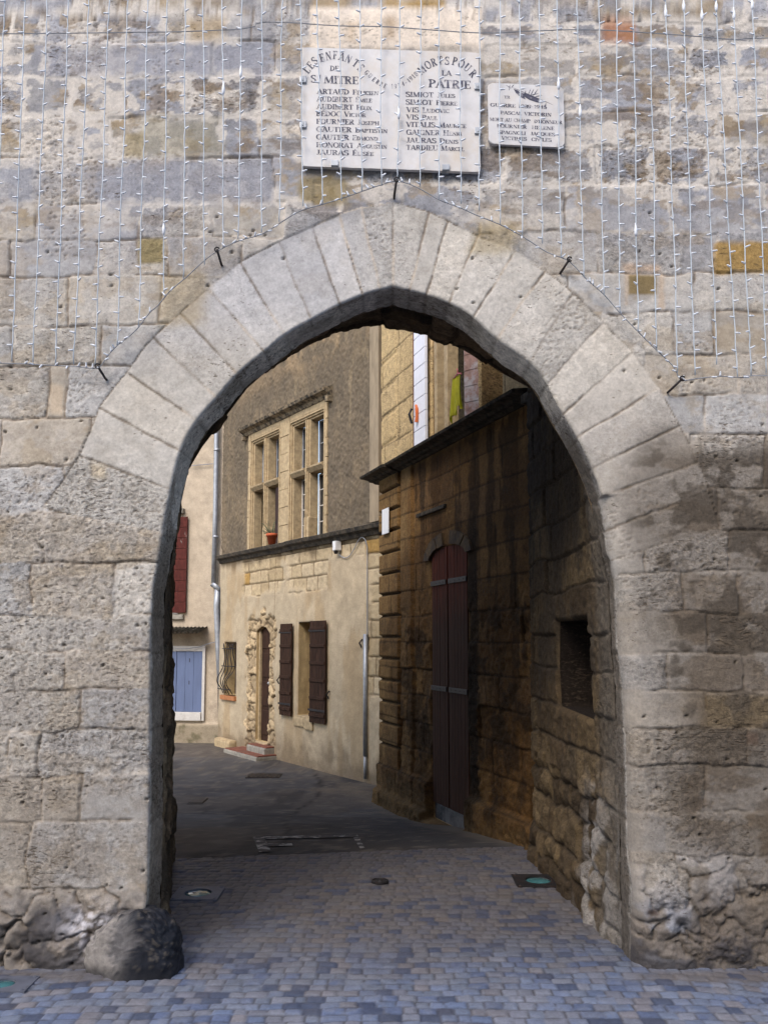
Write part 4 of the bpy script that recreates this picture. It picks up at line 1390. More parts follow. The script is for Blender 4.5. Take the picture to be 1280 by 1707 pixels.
s1 = plank_shutter(HR, 'shutter', HR.u(718, 650), HR.u(699, 650), cv_top + 0.06, 5.85, 0.035, M_PLANKS, M_REDWOOD, rhouse, 13)
s1['label'] = 'white painted plank shutter with a red edge'
mb = MB()
pa, pb = HR.p(HR.u(800, 640), 0, -0.02), HR.p(HR.u(800, 640), 0, -0.02) + (HR.n * 0.10 + HR.d * 0.16)
for k in range(12):
    z0, z1 = cv_top + 0.05 + k * 0.15, cv_top + 0.05 + k * 0.15 + 0.144
    mb.prism([Vector((pa.x, pa.y, z0)), Vector((pb.x, pb.y, z0)), Vector((pb.x, pb.y, z1)), Vector((pa.x, pa.y, z1))], HR.d * 0.03 - HR.n * 0.01)
s2 = mb.build('shutter', M_PINKWOOD, rhouse)
s2['label'] = 'peeling pinkish shutter standing half open'
mb = MB()
HR.box(mb, HR.u(729, 640), HR.u(724, 640), cv_top + 0.02, 5.9, -0.08, 0.004)
mb.build('window_frame', M_CROSS, rhouse)
mb = MB()
HR.box(mb, HR.u(743, 640), HR.u(737, 640), cv_top + 0.02, 5.9, -0.14, -0.02)
mb.build('window_frame', M_CROSS, rhouse)
mb = MB()
c = HR.p(HR.u(697, 688), HR.uv(697, 688, 0.06)[1], 0.075)
mb.tube([c + Vector((0, 0, 0.08)), c + HR.n * 0.03 + Vector((0, 0, 0.02)), c + Vector((0, 0, -0.08))], 0.014, 6)
mb.build('shutter_catch', M_IRON, rhouse)
oc = thing('rubber_strap', 'orange rubber strap dangling over the white upper shutter beside the iron catch', 'strap', tuple(HR.p(HR.u(703, 688), HR.uv(703, 668, 0.08)[1], 0.08)))
mb = MB()
c = LOC[oc.name]
mb.tube([c - HR.d * 0.03, c + Vector((0, 0, -0.05)) - HR.d * 0.055, c + Vector((0, 0, -0.13)) - HR.d * 0.06, c + Vector((0, 0, -0.19)) - HR.d * 0.045], [0.012, 0.02, 0.016, 0.022], 8)
mb.build('strap', M_ORANGE, oc)

# cloth on a hanger in the near window
hg = HR.p(HR.u(763, 650, 0.06), HR.uv(763, 622, 0.06)[1], 0.06)
cl = thing('hanging_cloth', 'yellow-green cloth hanging from a small hanger in the upper window', 'cloth', tuple(hg))
mb = MB()
mb.tube([hg - HR.d * 0.085 + Vector((0, 0, -0.03)), hg + Vector((0, 0, 0.0)), hg + HR.d * 0.085 + Vector((0, 0, -0.025))], 0.008, 6)
mb.tube([hg, hg + Vector((0, 0, 0.03)), hg + HR.d * 0.02 + Vector((0, 0, 0.05))], 0.006, 6)
mb.build('hanger', pmat('pink_plastic', (0.45, 0.10, 0.12), 0.4), cl)
mb = MB()
NU, NV = 14, 18
vsx = []
for j in range(NV):
    row = []
    f = j / (NV - 1)
    for i_ in range(NU):
        q = i_ / (NU - 1)
        half = 0.085 + 0.06 * f
        L = 0.42 + 0.06 * math.cos(q * 5) - (0.13 if q < 0.35 else 0)
        wv = 0.02 * math.sin(q * 15 + f * 2) * (0.4 + f)
        p = hg + HR.d * ((q - 0.5) * 2 * half + 0.02 * f) + HR.n * (0.012 + wv) + Vector((0, 0, -0.03 - f * L))
        row.append(mb.bm.verts.new(p))
    vsx.append(row)
for j in range(NV - 1):
    for i_ in range(NU - 1):
        mb.bm.faces.new((vsx[j][i_], vsx[j][i_ + 1], vsx[j + 1][i_ + 1], vsx[j + 1][i_]))
bmesh.ops.solidify(mb.bm, geom=list(mb.bm.faces), thickness=0.006)
mb.build('cloth', M_YELLOW, cl, True)

# enamel plate on the corner
pu, pv = HR.uv(650.5, 870)
sg = thing('sign_plate', 'small blank white enamel plate fixed upright on the rusticated house corner', 'sign', tuple(HR.p(pu, pv, 0.06)))
mb = MB()
HR.box(mb, HR.u(656.5, 870), HR.u(646, 870), HR.uv(650, 891)[1], HR.uv(650, 849)[1], 0.058, 0.072, 0.004)
mb.build('plate', M_PLATE, sg)

# ================================================================== rendered house with the cross windows
pm_ = (10.9 / FPX * (642 - PX0), 10.9 + CAMY)
HM = Facade(pm_[0], pm_[1], -0.672)
u_off = HM.u(700)
uL = HM.u(366)
mhouse = thing('rendered_house', 'old house with carved stone cross windows above a mossy band, beige render below', 'house', tuple(HM.p(uL * 0.5, -0.3)))
bandv = lambda px, py: HM.uv(px, py, 0.05)[1]
BV0 = (HM.uv(500, 912, 0.06)[1] + HM.uv(420, 931, 0.06)[1]) / 2     # underside
BV1 = (HM.uv(500, 897, 0.06)[1] + HM.uv(420, 916, 0.06)[1]) / 2
hoodv = (HM.uv(420, 727, 0.05)[1] + HM.uv(530, 664, 0.05)[1]) / 2
W1 = (HM.u(464), HM.u(416)); W2 = (HM.u(540), HM.u(482))
wsill = BV1 - 0.01
whead = hoodv - 0.13
shU = (HM.u(521), HM.u(497)); shV = (HM.uv(510, 1196)[1], HM.uv(510, 1037)[1])
drU = (HM.u(449), HM.u(427)); drV = (HM.uv(440, 1238)[1], HM.uv(440, 1044)[1])
grU = (HM.u(394), HM.u(374)); grV = (HM.uv(384, 1160)[1], HM.uv(384, 1071)[1])
dcu = sum(drU) / 2


def m_surf(U, V, D):
    n1 = fbm(U * 1.5, V * 1.5, 401, 4); n2 = fbm(U * 5, V * 5, 403, 4); n3 = fbm(U * 26, V * 20, 407, 4, 0.65); n4 = fbm(U * 3, V * 0.8, 409, 4)
    top = ss(V, BV1 - 0.06, BV1 - 0.02)
    # rough cast above, smooth warm render below
    H = top * ((n3 - 0.5) * 0.035 + (n2 - 0.5) * 0.012) + (1 - top) * ((n2 - 0.5) * 0.010 + (n1 - 0.5) * 0.02)
    Ct = np.broadcast_to(np.asarray((0.135, 0.107, 0.074)), U.shape + (3,)) * (0.7 + 0.6 * n3[..., None])
    Ct = mix(Ct, (0.19, 0.145, 0.092), ss(n4 * 0.6 + n2 * 0.4, 0.48, 0.64) * 0.55)
    Ct = mix(Ct, (0.27, 0.21, 0.13), ss(fbm(U * 9, V * 3, 411, 4), 0.68, 0.76) * 0.4)
    Ct = mix(Ct, (0.34, 0.24, 0.14), ss(V, HM.uv(500, 640)[1], HM.uv(560, 560)[1]) * ss(n1 * 0.5 + n2 * 0.5, 0.40, 0.60) * 0.55)  # warm sunlit glow at the wall top painted into the colour
    Ct = mix(Ct, (0.10, 0.082, 0.06), ss(n1, 0.50, 0.62) * 0.5)
    Cb = np.broadcast_to(np.asarray((0.44, 0.355, 0.24)), U.shape + (3,)) * (0.85 + 0.3 * n2[..., None])
    Cb = mix(Cb, (0.38, 0.315, 0.22), ss(U + (n1 - 0.5) * 1.0, HM.u(520), HM.u(470)) * 0.7)
    Cb = mix(Cb, (0.33, 0.23, 0.12), ss(n4, 0.48, 0.62) * 0.5)
    # ashlar showing through at the near end and in two patches
    lv = [-0.6, -0.2, 0.1, 0.36, 0.62, 0.88, 1.12, 1.38, 1.62, 1.86, 2.1, 2.34, 2.55, 2.76, 2.95, 3.2, 8]
    jj = rand_joints(random.Random(31), len(lv), -0.8, 6, 0.28, 0.55)
    sid, dh, dv = courses(U + (n2 - 0.5) * 0.03, V + (n2 - 0.5) * 0.02, lv, jj, 7)
    d = np.minimum(dh, dv)
    e = (n2 - 0.5) * 0.16 + (rnd(sid, 9) - 0.5) * 0.12
    near = 1 - ss(U + e, HM.u(613) - 0.05, HM.u(613) + 0.05)
    pxp = lambda x0, x1, y0, y1: [HM.u(x1), HM.u(x0)] + sorted([HM.uv((x0 + x1) / 2, y1)[1], HM.uv((x0 + x1) / 2, y0)[1]])
    ash = near * ss(V, 0.75, 0.95)
    for q in ((404, 470, 936, 992), (478, 545, 915, 984), (420, 620, 905, 932)):
        a, b, c_, d_ = pxp(*q)
        ash = np.maximum(ash, ss(U + e, a - 0.05, a + 0.05) * (1 - ss(U + e, b - 0.05, b + 0.05)) * ss(V + e, c_ - 0.05, c_ + 0.05) * (1 - ss(V + e, d_ - 0.04, d_ + 0.06)))
    ash = ash * (1 - top)
    Ca = pick(sid, [(0.42, 0.33, 0.205), (0.37, 0.285, 0.17), (0.45, 0.36, 0.235)], 3) * (0.85 + 0.3 * n3[..., None])
    Ca = mix(Ca, (0.34, 0.20, 0.05), (rnd(sid, 15) > 0.97) * 0.8)
    Ca = mix(Ca, (0.10, 0.07, 0.04), (1 - ss(d, 0.004, 0.018)) * 0.85)
    H = H + ash * (-0.012 + 0.012 * (ss(d, 0, 0.02) - 1) * 1.6 + (n3 - 0.5) * 0.02)
    # rubble left bare round the doorway
    rx = np.maximum(np.where(U > dcu, (U - dcu) - 0.50, (dcu - U) - 0.33), 0); ry = np.maximum(V - (drV[1] + 0.12), 0)
    rub = (1 - ss(np.hypot(rx, ry) + (n2 - 0.5) * 0.42, 0.08, 0.13)) * (1 - top)
    f1, f2, rid = cell(U * 4.6 + n2 * 2.2, V * 6.2 + n1 * 2, 29)
    dr_ = (f2 - f1) * 0.1
    H = H + rub * (0.022 * ss(dr_, 0, 0.03) - 0.02 + (rid - 0.5) * 0.05 + (n3 - 0.5) * 0.05)
    Cr = mix(np.broadcast_to(np.asarray((0.40, 0.305, 0.185)), U.shape + (3,)) * (0.7 + 0.6 * rid[..., None]), (0.075, 0.052, 0.032), (1 - ss(dr_, 0.002, 0.018)) * 0.85)
    Cb = mix(Cb, (0.22, 0.16, 0.09), (1 - ss(np.abs(rub - 0.5), 0.0, 0.5)) * 0.35)
    Cb = mix(Cb, Ca, np.clip(ash, 0, 1)[..., None][..., 0]) if False else Cb * (1 - ash[..., None]) + Ca * ash[..., None]
    Cb = Cb * (1 - rub[..., None]) + Cr * rub[..., None]
    # darker towards the foot and just under the band, hairline crack
    Cb = mix(Cb, (0.17, 0.125, 0.08), (1 - ss(V + (n2 - 0.5) * 0.5, -0.25, 0.22)) * 0.75)
    Cb = mix(Cb, (0.12, 0.085, 0.05), ss(V + (n4 - 0.5) * 0.5, BV0 - 0.16, BV0 + 0.02) * 0.8)
    uc = HM.u(457) + (fbm(V * 2, V * 0, 3, 3) - 0.5) * 0.05
    Cb = mix(Cb, (0.16, 0.11, 0.06), (1 - ss(np.abs(U - uc), 0.004, 0.014)) * ss(V, 1.2, 1.3) * 0.7)
    C = Cb * (1 - top[..., None]) + Ct * top[..., None]
    return H, C


gw = [rect(W1[0], W1[1], wsill, whead), rect(W2[0], W2[1], wsill, whead), rect(shU[0], shU[1], shV[0], shV[1]),
      [(drU[0], drV[0]), (drU[1], drV[0]), (drU[1], drV[1] - 0.08), (dcu + 0.06, drV[1]), (dcu - 0.1, drV[1] - 0.02), (drU[0], drV[1] - 0.12)], rect(grU[0], grU[1], grV[0], grV[1])]
panel('wall', HM.W, np.arange(u_off, uL + 0.001, 0.0165), np.concatenate([np.arange(-0.55, 6.2, 0.0165), np.arange(6.2, 7.8, 0.06)]), m_surf, M_RENDER, mhouse,
      holes=gw, rdepths=[0.22, 0.22, 0.30, 0.13, 0.22], rcol=(0.44, 0.325, 0.17), rim=0.012)
mb = MB()
HM.box(mb, u_off, uL, 7.75, 7.95, -6, 0.5)
HM.box(mb, u_off, uL, -0.5, 7.7, -6.2, -6)
mb.build('roof', pmat('roof_tiles_b', (0.30, 0.14, 0.08), 0.9, amt=0.3, scale=6), mhouse)
for q, dep in zip(gw, (0.34, 0.34, 0.36, 0.42, 0.3)):
    mb = MB()
    xs_ = [p[0] for p in q]; ys_ = [p[1] for p in q]
    HM.box(mb, min(xs_) - 0.1, max(xs_) + 0.1, min(ys_) - 0.1, max(ys_) + 0.1, -dep - 0.3, -dep - 0.26, 0)
    mb.build('dark_room', M_DARK, mhouse)
# band course
mb = MB()
hb = BV1 - BV0
prof = [(-0.03, BV0), (0.025, BV0), (0.05, BV0 + hb * 0.35), (0.10, BV0 + hb * 0.55), (0.115, BV0 + hb * 0.9), (0.08, BV1), (-0.03, BV1 + 0.02)]
n = 9
for k in range(n):
    a, b = u_off + (uL - u_off) * k / n, u_off + (uL - u_off) * (k + 1) / n
    dj_ = random.uniform(-0.006, 0.006)
    HM.prof(mb, [(w + dj_ * (w > 0), v + dj_) for w, v in prof], a + 0.002, b - 0.002)
mb.build('band_course', M_MOSS, mhouse)
# hood mould with its returned ends
mb = MB()
ha, hbx = HM.u(546, 655, 0.08), HM.u(403, 730, 0.08)
HM.prof(mb, [(-0.03, hoodv), (0.04, hoodv), (0.07, hoodv + 0.05), (0.15, hoodv + 0.085), (0.165, hoodv + 0.125), (-0.03, hoodv + 0.19)], ha, hbx)
mb.build('hood_mould', M_HOOD, mhouse)
mb = MB()
HM.box(mb, ha, ha + 0.07, hoodv - 0.07, hoodv + 0.02, -0.02, 0.09, 0.01)
mb.build('hood_stop', M_HOOD, mhouse)
mb = MB()
HM.box(mb, hbx - 0.07, hbx, hoodv - 0.07, hoodv + 0.02, -0.02, 0.09, 0.01)
mb.build('hood_stop', M_HOOD, mhouse)
# pilaster strip at the near end of the upper wall
mb = MB()
HM.box(mb, HM.u(637, 700), HM.u(622, 700), BV1 + 0.02, 7.6, -0.02, 0.06, 0.008)
mb.build('pilaster_strip', pmat('grey_render_strip', (0.27, 0.215, 0.145), 0.95, amt=0.25, scale=10, stretch=(1, 1, 0.3), bump=0.3), mhouse)
# stone lining round and between the two windows
mb = MB()
zt = 0.56
tr = wsill + (whead - wsill) * zt
pier0, pier1 = W2[1], W1[0]
mbs = [MB(), MB(), MB()]
nb = 7
for k in range(nb):
    a, b = wsill + (hoodv - wsill) * k / nb, wsill + (hoodv - wsill) * (k + 1) / nb
    jit = random.uniform(0, 0.012)
    HM.box(mbs[0], pier0 + 0.035, pier1 - 0.035, a + 0.003, b - 0.003, -0.05, 0.018 + jit, 0.008)
    HM.box(mbs[1], W1[1] + 0.03, W1[1] + 0.10 + jit, a + 0.003, b - 0.003, -0.05, 0.022 + jit, 0.008)
    HM.box(mbs[2], W2[0] - 0.075 - jit, W2[0] - 0.02, a + 0.003, b - 0.003, -0.05, 0.022, 0.008)
for m_, nm in zip(mbs, ('window_pier', 'window_jamb', 'window_jamb')):
    m_.build(nm, M_CROSS, mhouse)


def cross_window(Wn, open_lower):
    a, b = min(Wn), max(Wn)
    w = b - a
    mb = MB()
    # moulded frame, three steps on each side and at the head
    for s, k in ((0.0, 0.030), (0.028, 0.008), (0.058, -0.02)):
        HM.box(mb, a + s - 0.03, a + s, wsill, whead + 0.03 - s, -0.17, k, 0.006)
        HM.box(mb, b - s, b - s + 0.03, wsill, whead + 0.03 - s, -0.17, k, 0.006)
        HM.box(mb, a + s - 0.001, b - s + 0.001, whead - s, whead - s + 0.03, -0.17, k - 0.002, 0.006)
    HM.box(mb, a - 0.02, b + 0.02, whead + 0.032, hoodv + 0.01, -0.03, 0.026, 0.01)
    fr = mb.build('window', M_CROSS, mhouse)
    m = (a + b) / 2
    mb = MB()
    for s0, s1, k in ((-0.06, 0.06, -0.015), (-0.035, 0.035, 0.012), (-0.014, 0.014, 0.034)):
        HM.box(mb, m + s0, m + s1, wsill, whead - 0.05, -0.16 if k < 0 else -0.05, k, 0.006)
    HM.box(mb, m - 0.075, m + 0.075, wsill, wsill + 0.34, -0.15, 0.02, 0.02)
    mb.build('mullion', M_CROSS, fr)
    mb = MB()
    HM.prof(mb, [(-0.15, tr - 0.055), (-0.01, tr - 0.05), (0.045, tr + 0.01), (0.05, tr + 0.035), (-0.02, tr + 0.06), (-0.15, tr + 0.065)], a + 0.03, m - 0.037)
    HM.prof(mb, [(-0.15, tr - 0.055), (-0.01, tr - 0.05), (0.045, tr + 0.01), (0.05, tr + 0.035), (-0.02, tr + 0.06), (-0.15, tr + 0.065)], m + 0.037, b - 0.03)
    mb.build('transom', M_CROSS, fr)
    for (x0, x1) in ((a + 0.058, m - 0.06), (m + 0.06, b - 0.058)):
        for (z0, z1, rows) in ((wsill + 0.02, tr - 0.055, 4), (tr + 0.065, whead - 0.06, 2)):
            low = rows == 4
            mb = MB()
            f = 0.026
            HM.box(mb, x0, x0 + f, z0, z1, -0.205, -0.165, 0.003)
            HM.box(mb, x1 - f, x1, z0, z1, -0.205, -0.165, 0.003)
            HM.box(mb, x0, x1, z0, z0 + f * 1.5, -0.204, -0.160, 0.003)
            HM.box(mb, x0, x1, z1 - f, z1, -0.204, -0.166, 0.003)
            for k in range(1, rows):
                zz = z0 + (z1 - z0) * k / rows
                HM.box(mb, x0 + f, x1 - f, zz - 0.008, zz + 0.008, -0.196, -0.172, 0.002)
            if open_lower and low:
                mb.bm.free()
                continue
            mb.build('sash', M_SASH if low else M_STEEL, fr)
            mb = MB()
            HM.box(mb, x0 + 0.012, x1 - 0.012, z0 + 0.02, z1 - 0.012, -0.188, -0.182, 0)
            mb.build('pane', M_GLASS, fr)


cross_window(W1, True)
cross_window(W2, False)

# flower pot on the band
pp = HM.p(HM.u(453, 905, 0.02), BV1 + 0.015, 0.02)
pot = thing('flower_pot', 'terracotta pot with a scraggly plant standing on the mossy band below the left cross window', 'flower pot', tuple(pp))
mb = MB()
mb.lathe(pp, [(0.055, 0), (0.082, 0.13), (0.095, 0.13), (0.097, 0.175), (0.082, 0.175), (0.08, 0.15)], 20)
mb.build('pot', M_TERRA, pot, True)
mb = MB()
rg = random.Random(4)
for k in range(26):
    q = pp + Vector((rg.uniform(-0.16, 0.05), rg.uniform(-0.05, 0.05), 0.17 + rg.uniform(0, 0.22)))
    mb.tube([pp + Vector((0, 0, 0.15)), pp + (q - pp) * 0.6 + Vector((0, 0, 0.06)), q], 0.004, 4)
    t_ = Vector((rg.uniform(-1, 1), rg.uniform(-1, 1), rg.uniform(-0.4, 0.4))).normalized() * 0.035
    s_ = t_.cross(Vector((0, 0, 1))).normalized() * 0.016
    mb.face([q, q + t_ * 0.5 + s_, q + t_, q + t_ * 0.5 - s_])
mb.build('plant', M_LEAF, pot)

# shuttered window below
def rail_shutter(ua, ub, va, vb, w, parent):
    mb = MB()
    a, b = min(ua, ub), max(ua, ub)
    npl = 5
    for k in range(npl):
        HM.box(mb, a + (b - a) * k / npl + 0.002, a + (b - a) * (k + 1) / npl - 0.002, va, vb, w, w + 0.022, 0.003)
    s = mb.build('shutter', M_BROWNWOOD, parent)
    for k in range(6):
        mb = MB()
        z = va + (vb - va) * (0.06 + 0.17 * k)
        HM.box(mb, a + 0.01, b - 0.01, z, z + 0.045, w + 0.0225, w + 0.038, 0.004)
        mb.build('batten', M_BROWNWOOD, s)
    for k in (0.08, 0.86):
        mb = MB()
        z = va + (vb - va) * k
        HM.box(mb, a - 0.005, b + 0.03, z + 0.05, z + 0.08, w + 0.0225, w + 0.031, 0.002)
        mb.build('hinge', M_IRON, s)


rail_shutter(HM.u(490, 1115), HM.u(471, 1115), HM.uv(480, 1193)[1], HM.uv(480, 1040)[1], 0.03, mhouse)
rail_shutter(HM.u(547, 1115), HM.u(521, 1115), HM.uv(534, 1206)[1], HM.uv(534, 1035)[1], 0.03, mhouse)
mb = MB()
HM.box(mb, shU[0] - 0.06, shU[0] + 0.20, shV[0] - 0.18, shV[0] - 0.01, -0.02, 0.035, 0.02)
mb.build('window_sill', M_CROSS, mhouse)
mb = MB()
HM.box(mb, shU[0] + 0.21, shU[1] + 0.10, shV[0] - 0.15, shV[0] - 0.01, -0.02, 0.03, 0.02)
mb.build('window_sill', M_CROSS, mhouse)
mb = MB()
HM.box(mb, shU[0], shU[1], shV[0] - 0.012, shV[0] + 0.012, -0.28, 0.02, 0.006)
mb.build('window_sill', M_CROSS, mhouse)
mb = MB()
HM.box(mb, shU[0], (shU[0] + shU[1]) / 2 - 0.01, shV[0], shV[1], -0.31, -0.28, 0.004)
mb.build('inner_casement', M_BROWNWOOD, mhouse)
mb = MB()
HM.box(mb, (shU[0] + shU[1]) / 2 + 0.01, shU[1], shV[0], shV[1], -0.31, -0.28, 0.004)
mb.build('inner_casement', M_BROWNWOOD, mhouse)
# iron stays beside the shutters
for px, py in ((467, 1134), (550, 1158), (605, 1072)):
    mb = MB()
    u, v = HM.uv(px, py)
    mb.tube([HM.p(u, v + 0.05, 0.01), HM.p(u + 0.02, v, 0.045), HM.p(u, v - 0.06, 0.02)], 0.012, 6)
    mb.build('shutter_stay', M_IRON, mhouse)
# doorway
mb = MB()
HM.box(mb, drU[0] - 0.02, drU[1] + 0.02, drV[0], drV[1] + 0.05, -0.15, -0.10, 0.004)
for k in range(4):
    HM.box(mb, drU[0] + 0.03, drU[1] - 0.05, drV[0] + 0.1 + k * 0.47, drV[0] + 0.5 + k * 0.47, -0.11, -0.088, 0.01)
dd_ = mb.build('door', M_BROWNWOOD, mhouse)
mb = MB()
mb.lathe(HM.p(drU[0] + 0.14, drV[0] + 0.95, -0.095), [(0.02, 0), (0.028, 0.03), (0.01, 0.05)], 10, (HM.d, Vector((0, 0, 1)), HM.n))
mb.build('handle', M_STEEL, dd_)
mb = MB()
HM.box(mb, drU[1] - 0.045, drU[1] - 0.003, drV[0], drV[1] - 0.05, -0.098, -0.05, 0.008)
mb.build('door_jamb', M_CROSS, mhouse)
for (x0, x1, y0, y1, w) in ((418, 448, 1238, 1250, 0.18), (396, 452, 1251, 1262, 0.36)):
    u0, u1 = HM.u(x1, y1, 0.1), HM.u(x0, y1, 0.1)
    vt = HM.uv((x0 + x1) / 2, (y0 + y1) / 2, w * 0.5)[1]
    mb = MB()
    HM.box(mb, u0, u1, -0.5, vt, -0.05, w, 0.02)
    st = mb.build('doorstep', M_CONCRETE, mhouse)
    mb = MB()
    nn_ = max(3, int((u1 - u0) / 0.2))
    for k in range(nn_):
        HM.box(mb, u0 + (u1 - u0) * k / nn_ + 0.004, u0 + (u1 - u0) * (k + 1) / nn_ - 0.004, vt, vt + 0.018, -0.04, w - 0.03, 0.004)
    mb.build('tread', M_TILE, st)
# barred window
mb = MB()
gm, gh = (grU[0] + grU[1]) / 2, abs(grU[1] - grU[0])
for k in range(5):
    u = grU[0] + gh * (0.08 + 0.21 * k)
    P = []
    for j in range(17):
        f = j / 16
        bel = 0.12 * math.exp(-((f - 0.25) / 0.18) ** 2) + 0.02 * math.sin(f * 9 + k)
        P.append(HM.p(u + 0.018 * math.sin(f * 9), grV[0] + 0.03 + (grV[1] - grV[0] - 0.05) * f, 0.02 + bel))
    mb.tube(P, 0.009, 6)
for f in (0.12, 0.55, 0.88):
    z = grV[0] + (grV[1] - grV[0]) * f
    bel = 0.12 * math.exp(-((f - 0.25) / 0.18) ** 2) + 0.01
    HM.box(mb, grU[0] - 0.01, grU[1] + 0.01, z - 0.008, z + 0.008, 0.01 + bel, 0.03 + bel, 0.002)
mb.build('window_grille', M_IRON, mhouse, True)
mb = MB()
HM.box(mb, grU[0] - 0.03, grU[1] + 0.05, grV[0] - 0.08, grV[0] + 0.0, -0.12, 0.05, 0.008)
mb.build('brick_sill', pmat('orange_brick', (0.36, 0.15, 0.06), 0.85, amt=0.25, scale=20), mhouse)
mb = MB()
HM.box(mb, grU[0] - 0.08, grU[1] + 0.08, -0.5, HM.uv(384, 1232)[1], -0.02, 0.14, 0.05)
mb.build('corner_boulder', M_CROSS, mhouse)

# lamp box on the wall with its cable and the conduit below
lu, lv_ = HM.uv(561, 911, 0.05)
lampt = thing('security_light', 'small white security light fixed under the mossy band of the rendered house', 'light', tuple(HM.p(lu, lv_, 0.0)))
mb = MB()
HM.box(mb, lu - 0.05, lu + 0.035, lv_ - 0.06, lv_ + 0.075, 0.0, 0.10, 0.01)
mb.build('housing', M_WHITEPAINT, lampt)
mb = MB()
mb.lathe(HM.p(lu, lv_ - 0.07, 0.06), [(0.022, -0.035), (0.034, -0.01), (0.03, 0.012)], 12)
mb.build('sensor', M_IRON, lampt, True)
mb = MB()
cp = [(565, 925), (575, 930), (583, 926), (591, 914), (598, 900), (604, 896), (610, 903), (612, 920), (612, 960), (612, 1058)]
mb.tube([HM.p(*HM.uv(*p, 0.02), 0.02) for p in catmull(cp, 4)], 0.007, 5)
tag(mb.build('hanging_cable', M_CABLE), 'thin dark cable looping from the security light down to the conduit', 'cable')
mb = MB()
cuu = HM.u(612, 1180)
z0_, z1_ = HM.uv(612, 1299)[1], HM.uv(612, 1057)[1]
mb.tube([HM.p(cuu, z0_, 0.03), HM.p(cuu, z0_ + 0.3, 0.03)], 0.022, 8)
mb.tube([HM.p(cuu, z0_ + 0.3, 0.03), HM.p(cuu, z1_, 0.03)], 0.03, 8)
tag(mb.build('conduit_pipe', M_STEEL, None, True), 'pale grey conduit pipe running up the beige render near the stone corner', 'pipe')

# ================================================================== far house, pale render, blue shutters
pf = HM.p(uL, 0)
HF = Facade(pf.x - 0.02, pf.y + 0.15, -6.0)       # almost square to the camera, running left
fhouse = thing('pale_house', 'pale beige house closing the street, with blue double shutters at ground level', 'house', tuple(HF.o))
fu = lambda px, py=1067: HF.u(px, py)
fv = lambda px, py: HF.uv(px, py)[1]
fbase = fv(330, 1244)


def f_surf(U, V, D):
    n1 = fbm(U * 1.3, V * 0.8, 501, 4); n2 = fbm(U * 6, V * 6, 503, 4)
    H = (n2 - 0.5) * 0.01
    C = np.broadcast_to(np.asarray((0.44, 0.365, 0.275)), U.shape + (3,)) * (0.88 + 0.24 * n1[..., None])
    C = mix(C, (0.30, 0.25, 0.19), ss(n1 * 0.5 + n2 * 0.5, 0.52, 0.66) * 0.5)
    pl = 1 - ss(V, fv(340, 1207) - 0.02, fv(340, 1207) + 0.02)
    H = H + pl * 0.06
    C = mix(C, (0.24, 0.20, 0.14), pl * 0.85)
    C = mix(C, (0.10, 0.09, 0.05), pl * ss(n2, 0.50, 0.62) * 0.7)
    C = mix(C, (0.24, 0.19, 0.14), (1 - ss(np.abs(V - fv(330, 1062) + 0.1), 0.1, 0.35)) * ss(n1, 0.40, 0.6) * 0.6)
    return H, C


panel('wall', HF.W, np.arange(-0.12, 5.2, 0.03), np.arange(-0.55, 8.0, 0.03), f_surf, M_RENDER, fhouse)
mb = MB()
HF.box(mb, -0.12, 5.2, 8.0, 8.2, -5, 0.4)
HF.box(mb, -0.12, -0.08, -0.5, 8.0, -5, 0)
mb.build('roof', pmat('roof_tiles_c', (0.30, 0.14, 0.08), 0.9, amt=0.3, scale=6), fhouse)
bs0, bs1 = fu(338, 1130), fu(338, 1130) + 1.0
bv0, bv1 = fv(330, 1187), fv(330, 1086)
mb = MB()
HF.box(mb, bs0 - 0.055, bs0 - 0.002, bv0 - 0.16, bv1 + 0.10, -0.02, 0.05, 0.006)
HF.box(mb, bs1 + 0.002, bs1 + 0.055, bv0 - 0.16, bv1 + 0.10, -0.02, 0.05, 0.006)
HF.box(mb, bs0 - 0.001, bs1 + 0.001, bv1 + 0.002, bv1 + 0.098, -0.02, 0.048, 0.006)
HF.box(mb, bs0 - 0.001, bs1 + 0.001, bv0 - 0.158, bv0 - 0.003, -0.02, 0.075, 0.01)
mb.build('window_frame', pmat('chalky_frame_paint', (0.50, 0.48, 0.45), 0.7, amt=0.12, scale=9, c2=(0.30, 0.27, 0.23), thr=(0.58, 0.75)), fhouse)
for k in range(2):
    a, b = bs0 + k * (bs1 - bs0) / 2 + 0.004, bs0 + (k + 1) * (bs1 - bs0) / 2 - 0.004
    mb = MB()
    for j in range(3):
        HF.box(mb, a + (b - a) * j / 3 + 0.0015, a + (b - a) * (j + 1) / 3 - 0.0015, bv0, bv1, 0.0, 0.03, 0.003)
    s = mb.build('shutter', M_BLUEPAINT, fhouse)
    mb = MB()
    for f in (0.45, 0.82):
        mb = MB()
        HF.box(mb, (a + b) / 2 - 0.006, (a + b) / 2 + 0.006, bv0 + (bv1 - bv0) * f, bv0 + (bv1 - bv0) * f + 0.07, 0.0305, 0.036, 0.001)
        mb.build('vent_slot', M_IRON, s)
# corrugated canopy
mb = MB()
av = fv(325, 1055)
a0, a1 = fu(346, 1060), fu(346, 1060) + 1.25
NP = 96
top_, bot_ = [], []
rows = []
for (w, dv_) in ((0.0, 0.10), (0.40, 0.0)):
    row = []
    for k in range(NP + 1):
        u = a0 + (a1 - a0) * k / NP
        row.append(mb.bm.verts.new(HF.p(u, av + dv_ + 0.022 * math.sin(k / NP * 2 * math.pi * 17), w)))
    rows.append(row)
for k in range(NP):
    mb.bm.faces.new((rows[0][k], rows[0][k + 1], rows[1][k + 1], rows[1][k]))
bmesh.ops.solidify(mb.bm, geom=list(mb.bm.faces), thickness=0.012)
mb.build('corrugated_canopy', M_CONCRETE, fhouse, True)
